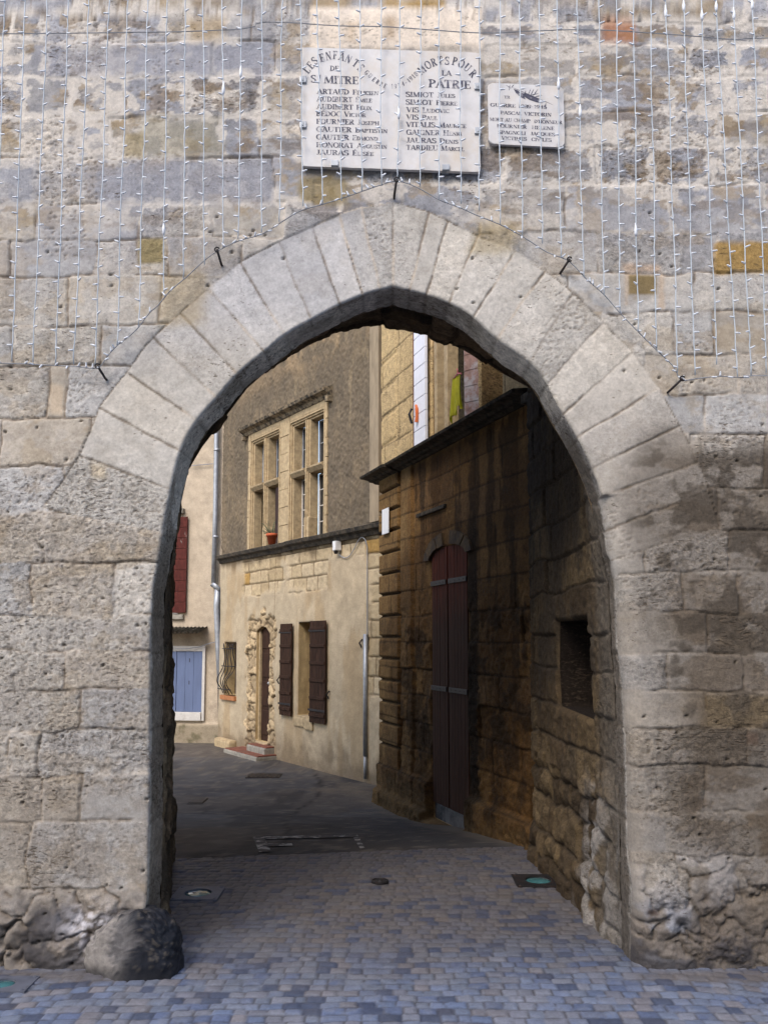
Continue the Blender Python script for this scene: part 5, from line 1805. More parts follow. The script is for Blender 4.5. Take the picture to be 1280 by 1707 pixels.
# tall red shutter upstairs
mb = MB()
ra, rb = fu(313, 940), fu(313, 940) + 0.36
r0_, r1_ = fv(305, 1022), fv(305, 862)
for k in range(9):
    z = r0_ + (r1_ - r0_) * k / 9
    HF.box(mb, ra, rb, z + 0.003, z + (r1_ - r0_) / 9 - 0.003, 0.03, 0.06, 0.004)
rs = mb.build('shutter', M_WORNRED, fhouse)
rs['label'] = 'peeling dark red upper shutter'
mb = MB()
HF.box(mb, ra + 0.17, rb + 0.7, r0_ - 0.02, r1_ + 0.02, -0.01, 0.026, 0.002)
mb.build('window_surround', M_WHITEPAINT, fhouse)
mb = MB()
HF.box(mb, ra + 0.08, rb + 0.8, r1_ + 0.06, r1_ + 0.16, -0.01, 0.10, 0.01)
mb.build('lintel', M_CONCRETE, fhouse)
mb = MB()
HF.box(mb, ra + 0.05, rb + 0.8, r0_ - 0.12, r0_ - 0.03, -0.01, 0.06, 0.01)
mb.build('window_sill', M_CONCRETE, fhouse)
# downpipe
mb = MB()
dpx = [(362, 560), (361, 720), (359, 860), (356, 972)]
P1 = [HF.p(*HF.uv(*q, 0.09), 0.09) for q in dpx]
P1.append(HF.p(*HF.uv(354, 974, 0.1), 0.1)); P1.append(HF.p(*HF.uv(366, 984, 0.1), 0.1))
mb.tube(P1[:4], 0.045, 10)
mb.tube(P1[3:], 0.05, 10)
P2 = [HF.p(*HF.uv(*q, 0.09), 0.09) for q in ((363, 980), (361, 1010), (364, 1080), (368, 1150))]
mb.tube(P2, 0.055, 10)
mb.tube([HF.p(*HF.uv(*q, 0.09), 0.09) for q in ((359.5, 893), (359.3, 897))], 0.055, 10)
mb.tube([HF.p(*HF.uv(*q, 0.09), 0.09) for q in ((361.5, 748), (361.4, 752))], 0.055, 10)
dp = mb.build('downpipe', M_STEEL, fhouse, True)
mb = MB()
mb.tube([HF.p(*HF.uv(*q, 0.09), 0.09) for q in ((368, 1148), (369, 1232))], 0.055, 10)
mb.build('cast_iron_foot', M_IRON, dp, True)
# slack wires across that house
mb = MB()
mb.tube([HF.p(*HF.uv(*q, 0.05), 0.05) for q in ((270, 786), (310, 777), (355, 773))], 0.008, 5)
tag(mb.build('slack_wire', M_CABLE), 'short wire strung across the top of the pale house beside its downpipe', 'wire')
mb = MB()
mb.tube([HF.p(*HF.uv(*q, 0.10), 0.10) for q in catmull([(280, 1078), (300, 1082), (330, 1079), (345, 1074), (360, 1070)], 4)], 0.008, 5)
tag(mb.build('slack_wire', M_CABLE), 'sagging wire between the blue shutters and the corrugated canopy', 'wire')

# terrace closing the left side of the lane (round the corner from the camera, seen only from further left)
HL = Facade(-1.95, 2.06, -0.42, True)
lhouse = thing('plastered_house', 'plain plastered house along the left side of the lane behind the gate', 'house', tuple(HL.o))
LEN_L = 2.6
panel('wall', HL.W, np.arange(0, LEN_L, 0.05), np.arange(-0.55, 5.2, 0.05), lambda U, V, D: ((fbm(U * 5, V * 5, 601, 4) - 0.5) * 0.02, np.broadcast_to(np.asarray((0.40, 0.30, 0.19)), U.shape + (3,)) * (0.8 + 0.4 * fbm(U * 2, V * 2, 603, 4)[..., None])), M_RENDER, lhouse)
mb = MB()
HL.box(mb, -0.0, LEN_L, 5.15, 5.35, -4, 0.3)
HL.box(mb, LEN_L - 0.2, LEN_L - 0.01, -0.5, 5.15, -4, -0.02)
mb.build('roof', pmat('roof_tiles_d', (0.30, 0.14, 0.08), 0.9, amt=0.3, scale=6), lhouse)

# ================================================================== lettering: a small engraved roman alphabet
def el(cx, cy, rx, ry, a0, a1, n=12):
    return [(cx + rx * math.cos(R(a0 + (a1 - a0) * k / n)), cy + ry * math.sin(R(a0 + (a1 - a0) * k / n))) for k in range(n + 1)]


TK, TN = 0.20, 0.075
SB = lambda x, y, w=0.34: ('n', [(x - w / 2, y), (x + w / 2, y)])
def stem(x, y0=0.0, y1=1.0):
    return [('k', [(x, y0), (x, y1)]), SB(x, y0 + 0.035), SB(x, y1 - 0.035)]


GL = {
    'A': (0.78, [('n', [(0.06, 0), (0.37, 1)]), ('k', [(0.37, 1), (0.70, 0)]), ('n', [(0.17, 0.33), (0.56, 0.33)]), SB(0.06, 0.035, 0.24), SB(0.70, 0.035, 0.3)]),
    'B': (0.72, stem(0.17) + [('a', el(0.2, 0.75, 0.34, 0.22, 90, -90)), ('a', el(0.2, 0.27, 0.40, 0.24, 90, -90))]),
    'C': (0.74, [('a', el(0.42, 0.5, 0.34, 0.47, 45, 318)), ('n', [(0.67, 0.98), (0.67, 0.70)])]),
    'D': (0.80, stem(0.17) + [('a', el(0.2, 0.5, 0.48, 0.46, 90, -90))]),
    'E': (0.66, stem(0.17) + [('n', [(0.17, 0.965), (0.58, 0.965)]), ('n', [(0.17, 0.035), (0.60, 0.035)]), ('n', [(0.17, 0.5), (0.46, 0.5)]), ('n', [(0.57, 1), (0.57, 0.76)]), ('n', [(0.59, 0), (0.59, 0.26)]), ('n', [(0.45, 0.4), (0.45, 0.6)])]),
    'F': (0.62, stem(0.17) + [('n', [(0.17, 0.965), (0.58, 0.965)]), ('n', [(0.17, 0.5), (0.46, 0.5)]), ('n', [(0.57, 1), (0.57, 0.76)]), ('n', [(0.45, 0.4), (0.45, 0.6)])]),
    'G': (0.82, [('a', el(0.42, 0.5, 0.34, 0.47, 48, 320)), ('k', [(0.66, 0.05), (0.66, 0.44)]), SB(0.66, 0.44, 0.3), ('n', [(0.67, 0.98), (0.67, 0.72)])]),
    'H': (0.86, stem(0.17) + stem(0.69) + [('n', [(0.17, 0.5), (0.69, 0.5)])]),
    'I': (0.36, stem(0.18)),
    'J': (0.50, [('k', [(0.34, 1), (0.34, 0.22)]), ('n', [(0.34, 0.25), (0.28, 0.05), (0.12, 0.03), (0.06, 0.16)]), SB(0.34, 0.965)]),
    'L': (0.62, stem(0.17) + [('n', [(0.17, 0.035), (0.57, 0.035)]), ('n', [(0.56, 0), (0.56, 0.28)])]),
    'M': (0.98, [('n', [(0.12, 0), (0.14, 1)]), ('k', [(0.16, 1), (0.47, 0.05)]), ('n', [(0.47, 0.05), (0.78, 1)]), ('k', [(0.82, 0), (0.82, 1)]), SB(0.12, 0.035, 0.24), SB(0.82, 0.035)]),
    'N': (0.84, [('n', [(0.14, 0), (0.14, 1)]), ('k', [(0.17, 1), (0.68, 0.0)]), ('n', [(0.70, 0), (0.70, 1)]), SB(0.14, 0.035, 0.24), SB(0.70, 0.965, 0.24)]),
    'O': (0.84, [('a', el(0.42, 0.5, 0.34, 0.47, 0, 360, 20))]),
    'P': (0.68, stem(0.17) + [('a', el(0.2, 0.73, 0.38, 0.24, 90, -90))]),
    'Q': (0.84, [('a', el(0.42, 0.5, 0.34, 0.47, 0, 360, 20)), ('n', [(0.45, 0.2), (0.75, -0.12)])]),
    'R': (0.76, stem(0.17) + [('a', el(0.2, 0.74, 0.36, 0.23, 90, -90)), ('k', [(0.36, 0.5), (0.64, 0.02)]), SB(0.66, 0.035, 0.22)]),
    'S': (0.64, [('a', el(0.32, 0.74, 0.23, 0.235, 40, 200, 8) + el(0.32, 0.26, 0.25, 0.235, 60, -150, 10)), ('n', [(0.54, 0.98), (0.54, 0.74)]), ('n', [(0.08, 0.02), (0.08, 0.28)])]),
    'T': (0.70, stem(0.35) + [('n', [(0.04, 0.965), (0.66, 0.965)]), ('n', [(0.05, 1), (0.05, 0.74)]), ('n', [(0.65, 1), (0.65, 0.74)])]),
    'U': (0.82, [('k', [(0.17, 1), (0.17, 0.3)]), ('n', el(0.41, 0.3, 0.26, 0.27, 180, 360)), ('n', [(0.67, 0.3), (0.67, 1)]), SB(0.17, 0.965), SB(0.67, 0.965, 0.24)]),
    'V': (0.76, [('k', [(0.08, 1), (0.38, 0)]), ('n', [(0.38, 0), (0.68, 1)]), SB(0.09, 0.965, 0.3), SB(0.68, 0.965, 0.24)]),
    'X': (0.78, [('k', [(0.08, 1), (0.68, 0)]), ('n', [(0.66, 1), (0.10, 0)]), SB(0.1, 0.965, 0.28), SB(0.66, 0.035, 0.28)]),
    '1': (0.44, [('k', [(0.24, 0), (0.24, 1)]), SB(0.24, 0.035, 0.3), ('n', [(0.24, 1), (0.08, 0.84)])]),
    '9': (0.62, [('a', el(0.3, 0.69, 0.23, 0.28, 0, 360, 16)), ('k', [(0.52, 0.7), (0.40, 0.1)]), ('n', [(0.42, 0.12), (0.25, 0.03), (0.12, 0.1)])]),
    '3': (0.58, [('a', el(0.26, 0.74, 0.24, 0.22, 140, -90)), ('a', el(0.26, 0.27, 0.27, 0.24, 90, -140))]),
    '4': (0.64, [('k', [(0.44, 0), (0.44, 1)]), ('n', [(0.44, 1), (0.06, 0.3), (0.62, 0.3)])]),
    '5': (0.58, [('n', [(0.14, 0.96), (0.50, 0.96)]), ('n', [(0.14, 0.96), (0.12, 0.56)]), ('a', el(0.26, 0.31, 0.26, 0.28, 120, -140))]),
    '8': (0.62, [('a', el(0.31, 0.74, 0.21, 0.22, 0, 360, 14)), ('a', el(0.31, 0.27, 0.25, 0.25, 0, 360, 14))]),
    '-': (0.44, [('n', [(0.06, 0.45), (0.38, 0.45)])]),
    "'": (0.24, [('k', [(0.12, 1), (0.10, 0.76)])]),
    'É': (0.66, None), ' ': (0.46, []),
}
GL['É'] = (0.66, GL['E'][1] + [('n', [(0.28, 1.10), (0.48, 1.26)])])


class Letters:
    """flat painted strokes laid on a plaque face; frame(x, z) places a point of the face"""

    def __init__(s, frame, y):
        s.frame, s.y, s.mb, s.n = frame, y, MB(), 0

    def stroke(s, kind, pts, T):
        P = [Vector((*p, 0)) for p in pts]
        L, Rr = [], []
        for i in range(len(P)):
            t = P[min(i + 1, len(P) - 1)] - P[max(i - 1, 0)]
            if i == 0 and kind == 'a' and (P[0] - P[-1]).length < 1e-4:
                t = P[1] - P[-2]
            if t.length < 1e-9:
                t = Vector((1, 0, 0))
            t.normalize()
            w = TK if kind == 'k' else TN if kind == 'n' else TN + (TK - TN) * abs(t.y) ** 1.3
            nn = Vector((-t.y, t.x, 0)) * w / 2
            L.append(P[i] + nn); Rr.append(P[i] - nn)
        s.n += 1
        y = s.y - 0.0006 - 0.00002 * (s.n % 40)
        for i in range(len(P) - 1):
            q = [T(L[i]), T(L[i + 1]), T(Rr[i + 1]), T(Rr[i])]
            s.mb.face([Vector((a, y, b)) for a, b in q])

    def glyph(s, ch, org, ex, ey):
        for kind, pts in GL[ch][1]:
            s.stroke(kind, pts, lambda p: (org[0] + ex[0] * p.x + ey[0] * p.y, org[1] + ex[1] * p.x + ey[1] * p.y))

    def line(s, text, x0, x1, yc, h, slope=0.0, small=0.74, caps=True):
        """text between two photo columns; capitals h px high, the rest of a second name in small capitals"""
        parts, first, word = [], True, 0
        for i, ch in enumerate(text):
            if ch == ' ':
                word += 1
                parts.append((ch, 1.0)); first = True
                continue
            parts.append((ch, 1.0 if (not caps or word == 0 or first) else small))
            first = False
        tot = sum(GL[c][0] * k for c, k in parts)
        x = x0
        for c, k in parts:
            wv = GL[c][0] * k / tot * (x1 - x0)
            yb = yc + h / 2 + slope * (x - x0)
            a, b = s.frame(x, yb)
            a2, b2 = s.frame(x + wv, yb + slope * wv)
            up_a, up_b = s.frame(x, yb - h * k)
            g = GL[c][0]
            s.glyph(c, (a, b), ((a2 - a) / g, (b2 - b) / g), (up_a - a, up_b - b))
            x += wv

    def curve(s, chars, pts, h):
        """one glyph at each photo point, turned along the curve"""
        n = len(pts)
        for i, (ch, p) in enumerate(zip(chars, pts)):
            if ch == ' ':
                continue
            q0, q1 = pts[max(i - 1, 0)], pts[min(i + 1, n - 1)]
            t = Vector((q1[0] - q0[0], q1[1] - q0[1], 0)).normalized()
            u = Vector((t.y, -t.x, 0))
            g = GL[ch][0]
            wpx = h * g * 0.86
            o = Vector((p[0], p[1], 0)) - t * wpx / 2 - u * h / 2
            a = s.frame(o.x, o.y); b = s.frame(o.x + t.x * wpx, o.y + t.y * wpx); c = s.frame(o.x + u.x * h, o.y + u.y * h)
            s.glyph(ch, a, ((b[0] - a[0]) / g, (b[1] - a[1]) / g), (c[0] - a[0], c[1] - a[1]))


# ================================================================== memorial plaques
def plaque_at(Y):
    return lambda px, py: xz(px, py, Y)


YP = -0.034
fp = plaque_at(YP)
big = thing('memorial_plaque', 'large square white marble war memorial plaque above the arch, two columns of names', 'plaque', (0.0, -0.03, fp(650, 280)[1]))
mb = MB()
oc_ = [(503.5, 78), (650, 82), (798, 87), (799, 190), (801, 286), (650, 281), (503, 276), (503, 180)]
oc_ = densify(oc_, 9)
rg = random.Random(3)
mb.prism([Vector((fp(x + rg.uniform(-.25, .25), y + rg.uniform(-.25, .25))[0], YP, fp(x, y + rg.uniform(-.2, .2))[1])) for x, y in oc_], (0, 0.024, 0))
es = [e for e in mb.bm.edges if all(abs(v.co.y - YP) < 1e-5 for v in e.verts)]
bmesh.ops.bevel(mb.bm, geom=es, offset=0.003, segments=1, affect='EDGES')
mb.build('slab', M_MARBLE, big)
lt = Letters(fp, YP)
lt.curve('LES ENFANTS', [(511, 116), (517.5, 108), (524.5, 100.5), (530, 97), (536.5, 95.5), (547.5, 92.5), (558.5, 91), (570, 93.5), (581, 97.5), (593, 104.5), (601.5, 112.5)], 13.5)
lt.curve('GUERRE', [(611.5, 120), (617, 125.5), (623.5, 131.5), (629.5, 136), (635.5, 139.5), (642, 142.5)], 7.5)
lt.curve('1914-1918', [(653.5, 143.2), (659, 143), (665, 141.5), (671.5, 139), (676.5, 137), (681, 133.5), (685, 130), (689, 126.5), (693, 122.5)], 7.5)
lt.curve('MORTS POUR', [(703, 115.5), (713, 107.5), (723, 103), (733.5, 100), (745, 100.5), (751, 101), (758, 101.3), (769, 105.5), (779, 112), (788.5, 122)], 13.5)
lt.line('DE', 550, 565, 113, 8.5, 0.03, caps=False)
lt.line('S', 518, 527, 130.5, 12.5, 0.02, caps=False)
lt.line('T', 531, 535, 127, 6, 0.02, caps=False)
lt.line('MITRE', 540, 598, 131.5, 12.8, 0.035, caps=False)
lt.line('LA', 736, 752.5, 121, 8.5, 0.03, caps=False)
lt.line('PATRIE', 714, 785, 138, 13.5, 0.04, caps=False)
for t_, x0, x1, y in (('ARTAUD FÉLICIEN', 528.5, 631, 151.5), ('AUDIBERT ÉMILE', 528, 620, 164), ('AUDIBERT FÉLIX', 528, 620, 176.8), ('BÉDOC VICTOR', 527, 610, 188.5),
                      ('FOURNIER JOSEPH', 527, 632, 201.5), ('GAUTIER BAPTISTIN', 527, 646, 214.5), ('GAUTIER EDMOND', 527, 630, 227.5), ('HONORAT AUGUSTIN', 527, 645, 240.5), ('JAURAS ÉLISÉE', 527, 623, 253),
                      ('SIMIOT JULES', 676, 758.5, 156.5), ('SIMIOT PIERRE', 676, 762, 169.2), ('VIS LUDOVIC', 677.5, 749, 182), ('VIS PAUL', 677.5, 729.5, 194.3), ('VITALIS MAURICE', 677, 777, 206.5),
                      ('GAIGNER HENRI', 677, 770, 219.5), ('JAURAS DENIS', 677, 763.5, 232.8), ('TARDIEU MARCEL', 677, 774, 245)):
    lt.line(t_, x0, x1, y, 8.4, 0.022)
lt.mb.build('lettering', M_INK, big)


def clamp(px, py, vertical, parent):
    mb = MB()
    x, z = fp(px, py)
    sgn = 1 if px > 650 else -1
    if vertical:
        mb.box((x - sgn * 0.022, YP - 0.010, z - 0.018), (x + sgn * 0.014, YP - 0.002, z + 0.018), None, 0.003)
        mb.box((x + sgn * 0.006, YP - 0.003, z - 0.018), (x + sgn * 0.0145, 0.01, z + 0.018), None, 0.002)
        mb.box((x - sgn * 0.007, YP - 0.013, z - 0.008), (x + sgn * 0.001, YP - 0.009, z + 0.008), None, 0.001)
    else:
        mb.box((x - 0.020, YP - 0.010, z - 0.010), (x + 0.020, YP - 0.002, z + 0.022), None, 0.003)
        mb.box((x - 0.020, YP - 0.003, z - 0.0105), (x + 0.020, 0.01, z - 0.002), None, 0.002)
    mb.build('clamp', M_STEEL, parent)


for px, py, vert in ((504, 133, True), (504, 208, True), (797, 144, True), (797.5, 218, True), (558, 274, False), (743, 281, False)):
    clamp(px, py, vert, big)

YS = -0.032
fs_ = plaque_at(YS)
sm = thing('memorial_plaque', 'small white plaque with scalloped corners and a dark palm branch, right of the big plaque', 'plaque', (fs_(876, 240)[0], -0.03, fs_(876, 240)[1]))
TL, TR_, BR, BL = (812, 137), (939.5, 143), (941.5, 245), (814, 238.5)


def bil(u, v):
    a = (TL[0] + (TR_[0] - TL[0]) * u, TL[1] + (TR_[1] - TL[1]) * u)
    b = (BL[0] + (BR[0] - BL[0]) * u, BL[1] + (BR[1] - BL[1]) * u)
    return a[0] + (b[0] - a[0]) * v, a[1] + (b[1] - a[1]) * v


out = []
cr = 0.085
for (cx, cy, a0) in ((cr, cr * 1.1, 180), (1 - cr, cr * 1.1, 270), (1 - cr, 1 - cr * 1.1, 0), (cr, 1 - cr * 1.1, 90)):
    # a bead at the corner with a small notch either side
    ang0 = a0 - 28
    for k in range(11):
        a = R(ang0 + k * 14.6)
        out.append((cx + cr * math.cos(a), cy + cr * 1.15 * math.sin(a)))
mb = MB()
mb.prism([Vector((fs_(*bil(u, v))[0], YS, fs_(*bil(u, v))[1])) for u, v in out], (0, 0.022, 0))
es = [e for e in mb.bm.edges if all(abs(v.co.y - YS) < 1e-5 for v in e.verts)]
bmesh.ops.bevel(mb.bm, geom=es, offset=0.003, segments=1, affect='EDGES')
mb.build('slab', M_MARBLE, sm)
ls = Letters(fs_, YS)
ls.line('TR', 840, 850, 161, 4.6, 0.05, caps=False)
for t_, x0, x1, y in (('GUERRE 1939-1945', 817, 911, 174), ('PASCAL VICTORIN', 834, 919, 187), ('MORT AU CHAMP', 816, 884, 198), ("D'HONNEUR", 890, 937, 201.5), ('FOURNIER  HELENE', 828, 924, 209), ('SPAGNOLI  JACQUES', 830, 925, 219.5), ('VICTIMES  CIVILES', 836, 919, 229.3)):
    ls.line(t_, x0, x1, y, 5.6, 0.045, caps=False)
ls.mb.build('lettering', M_INK, sm)
mb = MB()


def leaf(p, q, w, k):
    p, q = Vector((*p, 0)), Vector((*q, 0))
    t = (q - p); n_l = Vector((-t.y, t.x, 0)).normalized() * w
    P = []
    for f, s_ in ((0, 0), (0.25, 0.8), (0.5, 1), (0.8, 0.6), (1, 0), (0.8, -0.6), (0.5, -1), (0.25, -0.8)):
        c = p + t * f + n_l * s_
        x, z = fs_(c.x, c.y)
        P.append(Vector((x, YS - 0.0006 - 0.00004 * k, z)))
    mb.face(P)


for k, (p, q, w) in enumerate((((849, 143), (926, 176), 0.7), ((856, 147.5), (876, 165), 3.2), ((866, 153), (902, 171), 4.2), ((872, 156), (902, 168), 3.2), ((843, 141), (852, 147), 0.9), ((848, 151), (850, 140), 0.7), ((852, 146), (857, 139.5), 0.7),
                               ((880, 158), (885, 146), 0.7), ((884, 159), (890, 147), 0.7), ((888, 160), (897, 147), 0.7), ((884, 158), (898, 155), 0.6), ((890, 161), (904, 158), 0.6), ((875, 157), (876, 150), 0.7), ((908, 179), (910, 171), 0.8))):
    leaf(p, q, w, k)
mb.build('palm_branch', M_INK, sm)

# ================================================================== curtain of fairy lights
STR = [  # photo column at the top, foot column, foot row
    (8, -12, 606), (42, 20, 602), (79, 55, 604), (114, 93, 606), (149, 123, 607), (182, 158, 608), (213, 195, 575), (247, 231, 543), (279, 272, 492), (309, 306, 464),
    (339, 340, 440), (371, 372, 412), (403, 397, 398), (437, 436, 387), (470, 466, 369), (501, 505, 343), (528, 538, 340), (565, 570, 334), (599, 603, 318), (635, 635, 309),
    (667, 663, 302), (701, 700, 311), (732, 732, 332), (767, 768, 339), (800, 799, 350), (833, 833, 373), (865, 871, 392), (898, 904, 405), (928, 935, 430), (962, 972, 462),
    (999, 1006, 492), (1027, 1034, 522), (1056, 1063, 552), (1084, 1094, 584), (1110, 1130, 621), (1139, 1158, 625), (1169, 1195, 607), (1193, 1229, 628), (1222, 1252, 627), (1254, 1278, 621)]
CONN = {11: [146], 12: [118], 8: [380], 20: [187], 28: [138], 29: [184], 32: [382], 34: [18], 35: [8], 36: [23], 37: [8], 38: [22], 39: [5]}
ORD = ['first', 'second', 'third', 'fourth', 'fifth', 'sixth', 'seventh', 'eighth', 'ninth', 'tenth', 'eleventh', 'twelfth', 'thirteenth', 'fourteenth', 'fifteenth', 'sixteenth']


def slabel(i):
    if i <= 7:
        return 'long fairy light strand left of the arch, %s from the left photo edge' % ORD[i]
    if i <= 14:
        return 'fairy light strand over grey stone, %s left of the big plaque' % ORD[14 - i]
    if i <= 24:
        return 'fairy light strand crossing the big memorial plaque, %s from its left side' % ORD[i - 15]
    if i <= 28:
        return 'fairy light strand crossing the small scalloped plaque, %s from its left side' % ORD[i - 25]
    if i <= 33:
        return 'fairy light strand over rough stone, %s right of the small plaque' % ORD[i - 29]
    return 'long fairy light strand right of the arch, %s from the right photo edge' % ORD[39 - i]


bulb_mb = MB()
bulb_mb.lathe((0, 0, 0), [(0.0036, 0.0), (0.0050, 0.005), (0.0050, 0.011), (0.0042, 0.0115), (0.0044, 0.020), (0.0026, 0.025), (0.0008, 0.027)], 8)
bulb0 = bulb_mb.build('bulb', M_BULB, None, True)
COL.objects.unlink(bulb0)
conn_mb = MB()
conn_mb.lathe((0, 0, 0), [(0.003, -0.036), (0.008, -0.024), (0.009, 0.0), (0.006, 0.010), (0.004, 0.036)], 10)
conn0 = conn_mb.build('connector', M_BULB, None, True)
COL.objects.unlink(conn0)
TOPROW = -130
rg = random.Random(12)
YSTR = -0.075
for i, (xt, xb, yb) in enumerate(STR):
    base = onY(xb, yb, YSTR)
    st = thing('fairy_light_strand', slabel(i), 'fairy lights', tuple(base), 'fairy light strands of the light curtain')
    pts = []
    xa = xt + (xt - xb) / yb * (-TOPROW)
    nst = max(8, int((yb - TOPROW) / 13))
    ph, am = rg.uniform(0, 6), rg.uniform(0.3, 1.0)
    for k in range(nst + 1):
        f = k / nst
        py = TOPROW + (yb - TOPROW) * f
        px = xa + (xb - xa) * f + am * math.sin(py / 47 + ph) + rg.uniform(-0.7, 0.7)
        pts.append(onY(px, py, YSTR + 0.012 * math.sin(py / 61 + ph * 2) + rg.uniform(-0.002, 0.002)))
    mb = MB()
    mb.tube(pts, 0.0031, 5)
    mb.build('wire', M_WIRE, st, True)
    py = TOPROW + rg.uniform(95, 130)
    while py < yb - 4:
        f = (py - TOPROW) / (yb - TOPROW) * nst
        k = min(int(f), nst - 1)
        p = pts[k].lerp(pts[k + 1], f - k)
        b = bulb0.copy()
        COL.objects.link(b)
        b.parent = st
        a = rg.choice((0, math.pi)) + rg.uniform(-0.8, 0.8)
        dr_v = Vector((math.cos(a), -0.5 * abs(math.sin(a)) - 0.2, rg.uniform(-0.35, 0.45)))
        b.rotation_euler = dr_v.to_track_quat('Z', 'Y').to_euler()
        b.location = p - base + dr_v.normalized() * 0.002
        py += rg.uniform(24, 32)
    for py in CONN.get(i, ()):
        f = (py - TOPROW) / (yb - TOPROW) * nst
        k = min(int(f), nst - 1)
        p = pts[k].lerp(pts[k + 1], f - k)
        b = conn0.copy()
        COL.objects.link(b)
        b.parent = st
        b.location = p - base

# supply cable above the frame, carrying the strands
mb = MB()
mb.tube([onY(x, TOPROW + 2 * math.sin(x / 90), YSTR) for x in range(-700, 2001, 60)], 0.006, 6)
tag(mb.build('supply_cable', M_CABLE), 'grey cable across the gate wall carrying the tops of the fairy light strands', 'cable')
# edge cable following the arch from hook to hook
EDGE = [(-700, 596), (-300, 600), (0, 605), (70, 608), (130, 611), (163, 613), (180, 592), (196, 575), (214, 561), (230, 546), (250, 520), (262, 510), (284, 484), (310, 462), (338, 436), (364, 417), (400, 400), (436, 390), (467, 371), (500, 351), (534, 341), (570, 330),
        (604, 318), (634, 308), (661, 301), (694, 311), (733, 333), (768, 346), (792, 357), (834, 374), (870, 393), (912, 420), (947, 434), (975, 462), (988, 474), (1008, 492), (1034, 522), (1062, 551), (1096, 585), (1122, 610), (1135, 633),
        (1160, 631), (1200, 627), (1240, 629), (1280, 626), (1700, 640), (2000, 640)]
mb = MB()
mb.tube([onY(x, y, -0.06) for x, y in catmull(EDGE, 3)], 0.0030, 5)
ec = mb.build('edge_cable', M_CABLE, None, True)
tag(ec, 'grey cable following the arch from hook to hook along the foot of the fairy lights', 'cable')
py = 0
cm = catmull(EDGE, 3)
for k, (x, y) in enumerate(cm):
    if not (-20 < x < 1300) or rg.random() < 0.35:
        continue
    b = bulb0.copy()
    COL.objects.link(b)
    b.parent = ec
    dr_v = Vector((rg.uniform(-1, 1), -0.4, rg.uniform(-0.6, 1)))
    b.rotation_euler = dr_v.to_track_quat('Z', 'Y').to_euler()
    b.location = onY(x, y, -0.062)
# thin slack wire across the top of the wall
mb = MB()
mb.tube([onY(x, y, -0.062) for x, y in catmull([(-700, 60), (300, 52), (440, 36), (560, 42), (650, 44), (800, 54), (900, 50), (1000, 49), (1140, 58), (1240, 66), (1300, 62), (2000, 60)], 4)], 0.0028, 5)
tag(mb.build('tie_wire', M_CABLE), 'thin dark wire running level across the top of the big plaque', 'wire')

HOOKS = [((163, 610), (176, 631), 'iron hook at the end of the level cable left of the arch'), ((362, 416), (369, 440), 'iron hook on the left slope of the arch, where the cable turns down'), ((661, 299), (657, 327), 'iron hook just below the big plaque over the tip of the arch'),
         ((949, 432), (935, 453), 'iron hook on the right slope of the arch above the voussoirs'), ((1137, 631), (1115, 652), 'bent iron hook right of the arch beside the level cable')]
for (a, b, lab) in HOOKS:
    pa_, pb_ = onY(*a, -0.07), onY(*b, -0.02)
    h = thing('cable_hook', lab, 'hook', tuple(pb_), 'iron hooks holding the edge cable')
    mb = MB()
    v = (pb_ - pa_)
    mb.tube([pb_ + Vector((0, 0.06, 0)), pb_, pa_ + Vector((0, -0.006, 0))], 0.0065, 7)
    mb.build('peg', M_IRON, h, True)
    mb = MB()
    ring_ = [pa_ + Vector((0.012 * math.cos(t), -0.004, 0.012 * math.sin(t))) for t in np.linspace(0.4, 5.6, 12)]
    mb.tube(ring_, 0.004, 6)
    mb.build('hook_eye', M_IRON, h, True)

# ================================================================== things set in the ground
def ground_light(cpx, wpx, hpx, lab, fmat=None):
    c = onG(*cpx)
    x0, x1 = onG(cpx[0] - wpx / 2, cpx[1]).x, onG(cpx[0] + wpx / 2, cpx[1]).x
    y1, y0 = onG(cpx[0], cpx[1] - hpx / 2).y, onG(cpx[0], cpx[1] + hpx / 2).y
    w, dpt = (x1 - x0) / 2, (y1 - y0) / 2
    t = thing('ground_light', lab, 'ground light', (c.x, c.y, 0.0), 'recessed lights in the paving')
    mb = MB()
    k = 40
    rr = min(w, dpt) * 0.62
    o = [Vector((c.x + w * sx, c.y + dpt * sy, 0.017)) for sx, sy in ((-1, -1), (1, -1), (1, 1), (-1, 1))]
    # square plate with a round opening
    outer, inner, low = [], [], []
    for j in range(k):
        a = 2 * math.pi * j / k
        ca, sa = math.cos(a), math.sin(a)
        m = max(abs(ca), abs(sa))
        outer.append(mb.bm.verts.new((c.x + w * ca / m, c.y + dpt * sa / m, 0.008)))
        inner.append(mb.bm.verts.new((c.x + rr * ca, c.y + rr * sa, 0.009)))
        low.append(mb.bm.verts.new((c.x + w * ca / m, c.y + dpt * sa / m, -0.03)))
    dn = [mb.bm.verts.new((v.co.x, v.co.y, -0.006)) for v in inner]
    for j in range(k):
        n_ = (j + 1) % k
        mb.bm.faces.new((outer[j], outer[n_], inner[n_], inner[j]))
        mb.bm.faces.new((outer[j], outer[n_], low[n_], low[j]))
        mb.bm.faces.new((inner[j], inner[n_], dn[n_], dn[j]))
    for sx, sy in ((-1, -1), (1, -1), (1, 1), (-1, 1)):
        mb.lathe((c.x + w * 0.86 * sx, c.y + dpt * 0.86 * sy, 0.008), [(0.010, 0), (0.008, 0.004)], 8)
    mb.build('frame', fmat or M_IRON, t)
    mb = MB()
    mb.lathe((c.x, c.y, -0.010), [(rr * 1.01, 0.004), (rr * 0.96, 0.010), (rr * 0.7, 0.016), (rr * 0.3, 0.019), (0.004, 0.020)], 36)
    mb.build('lens', M_LENS, t, True)


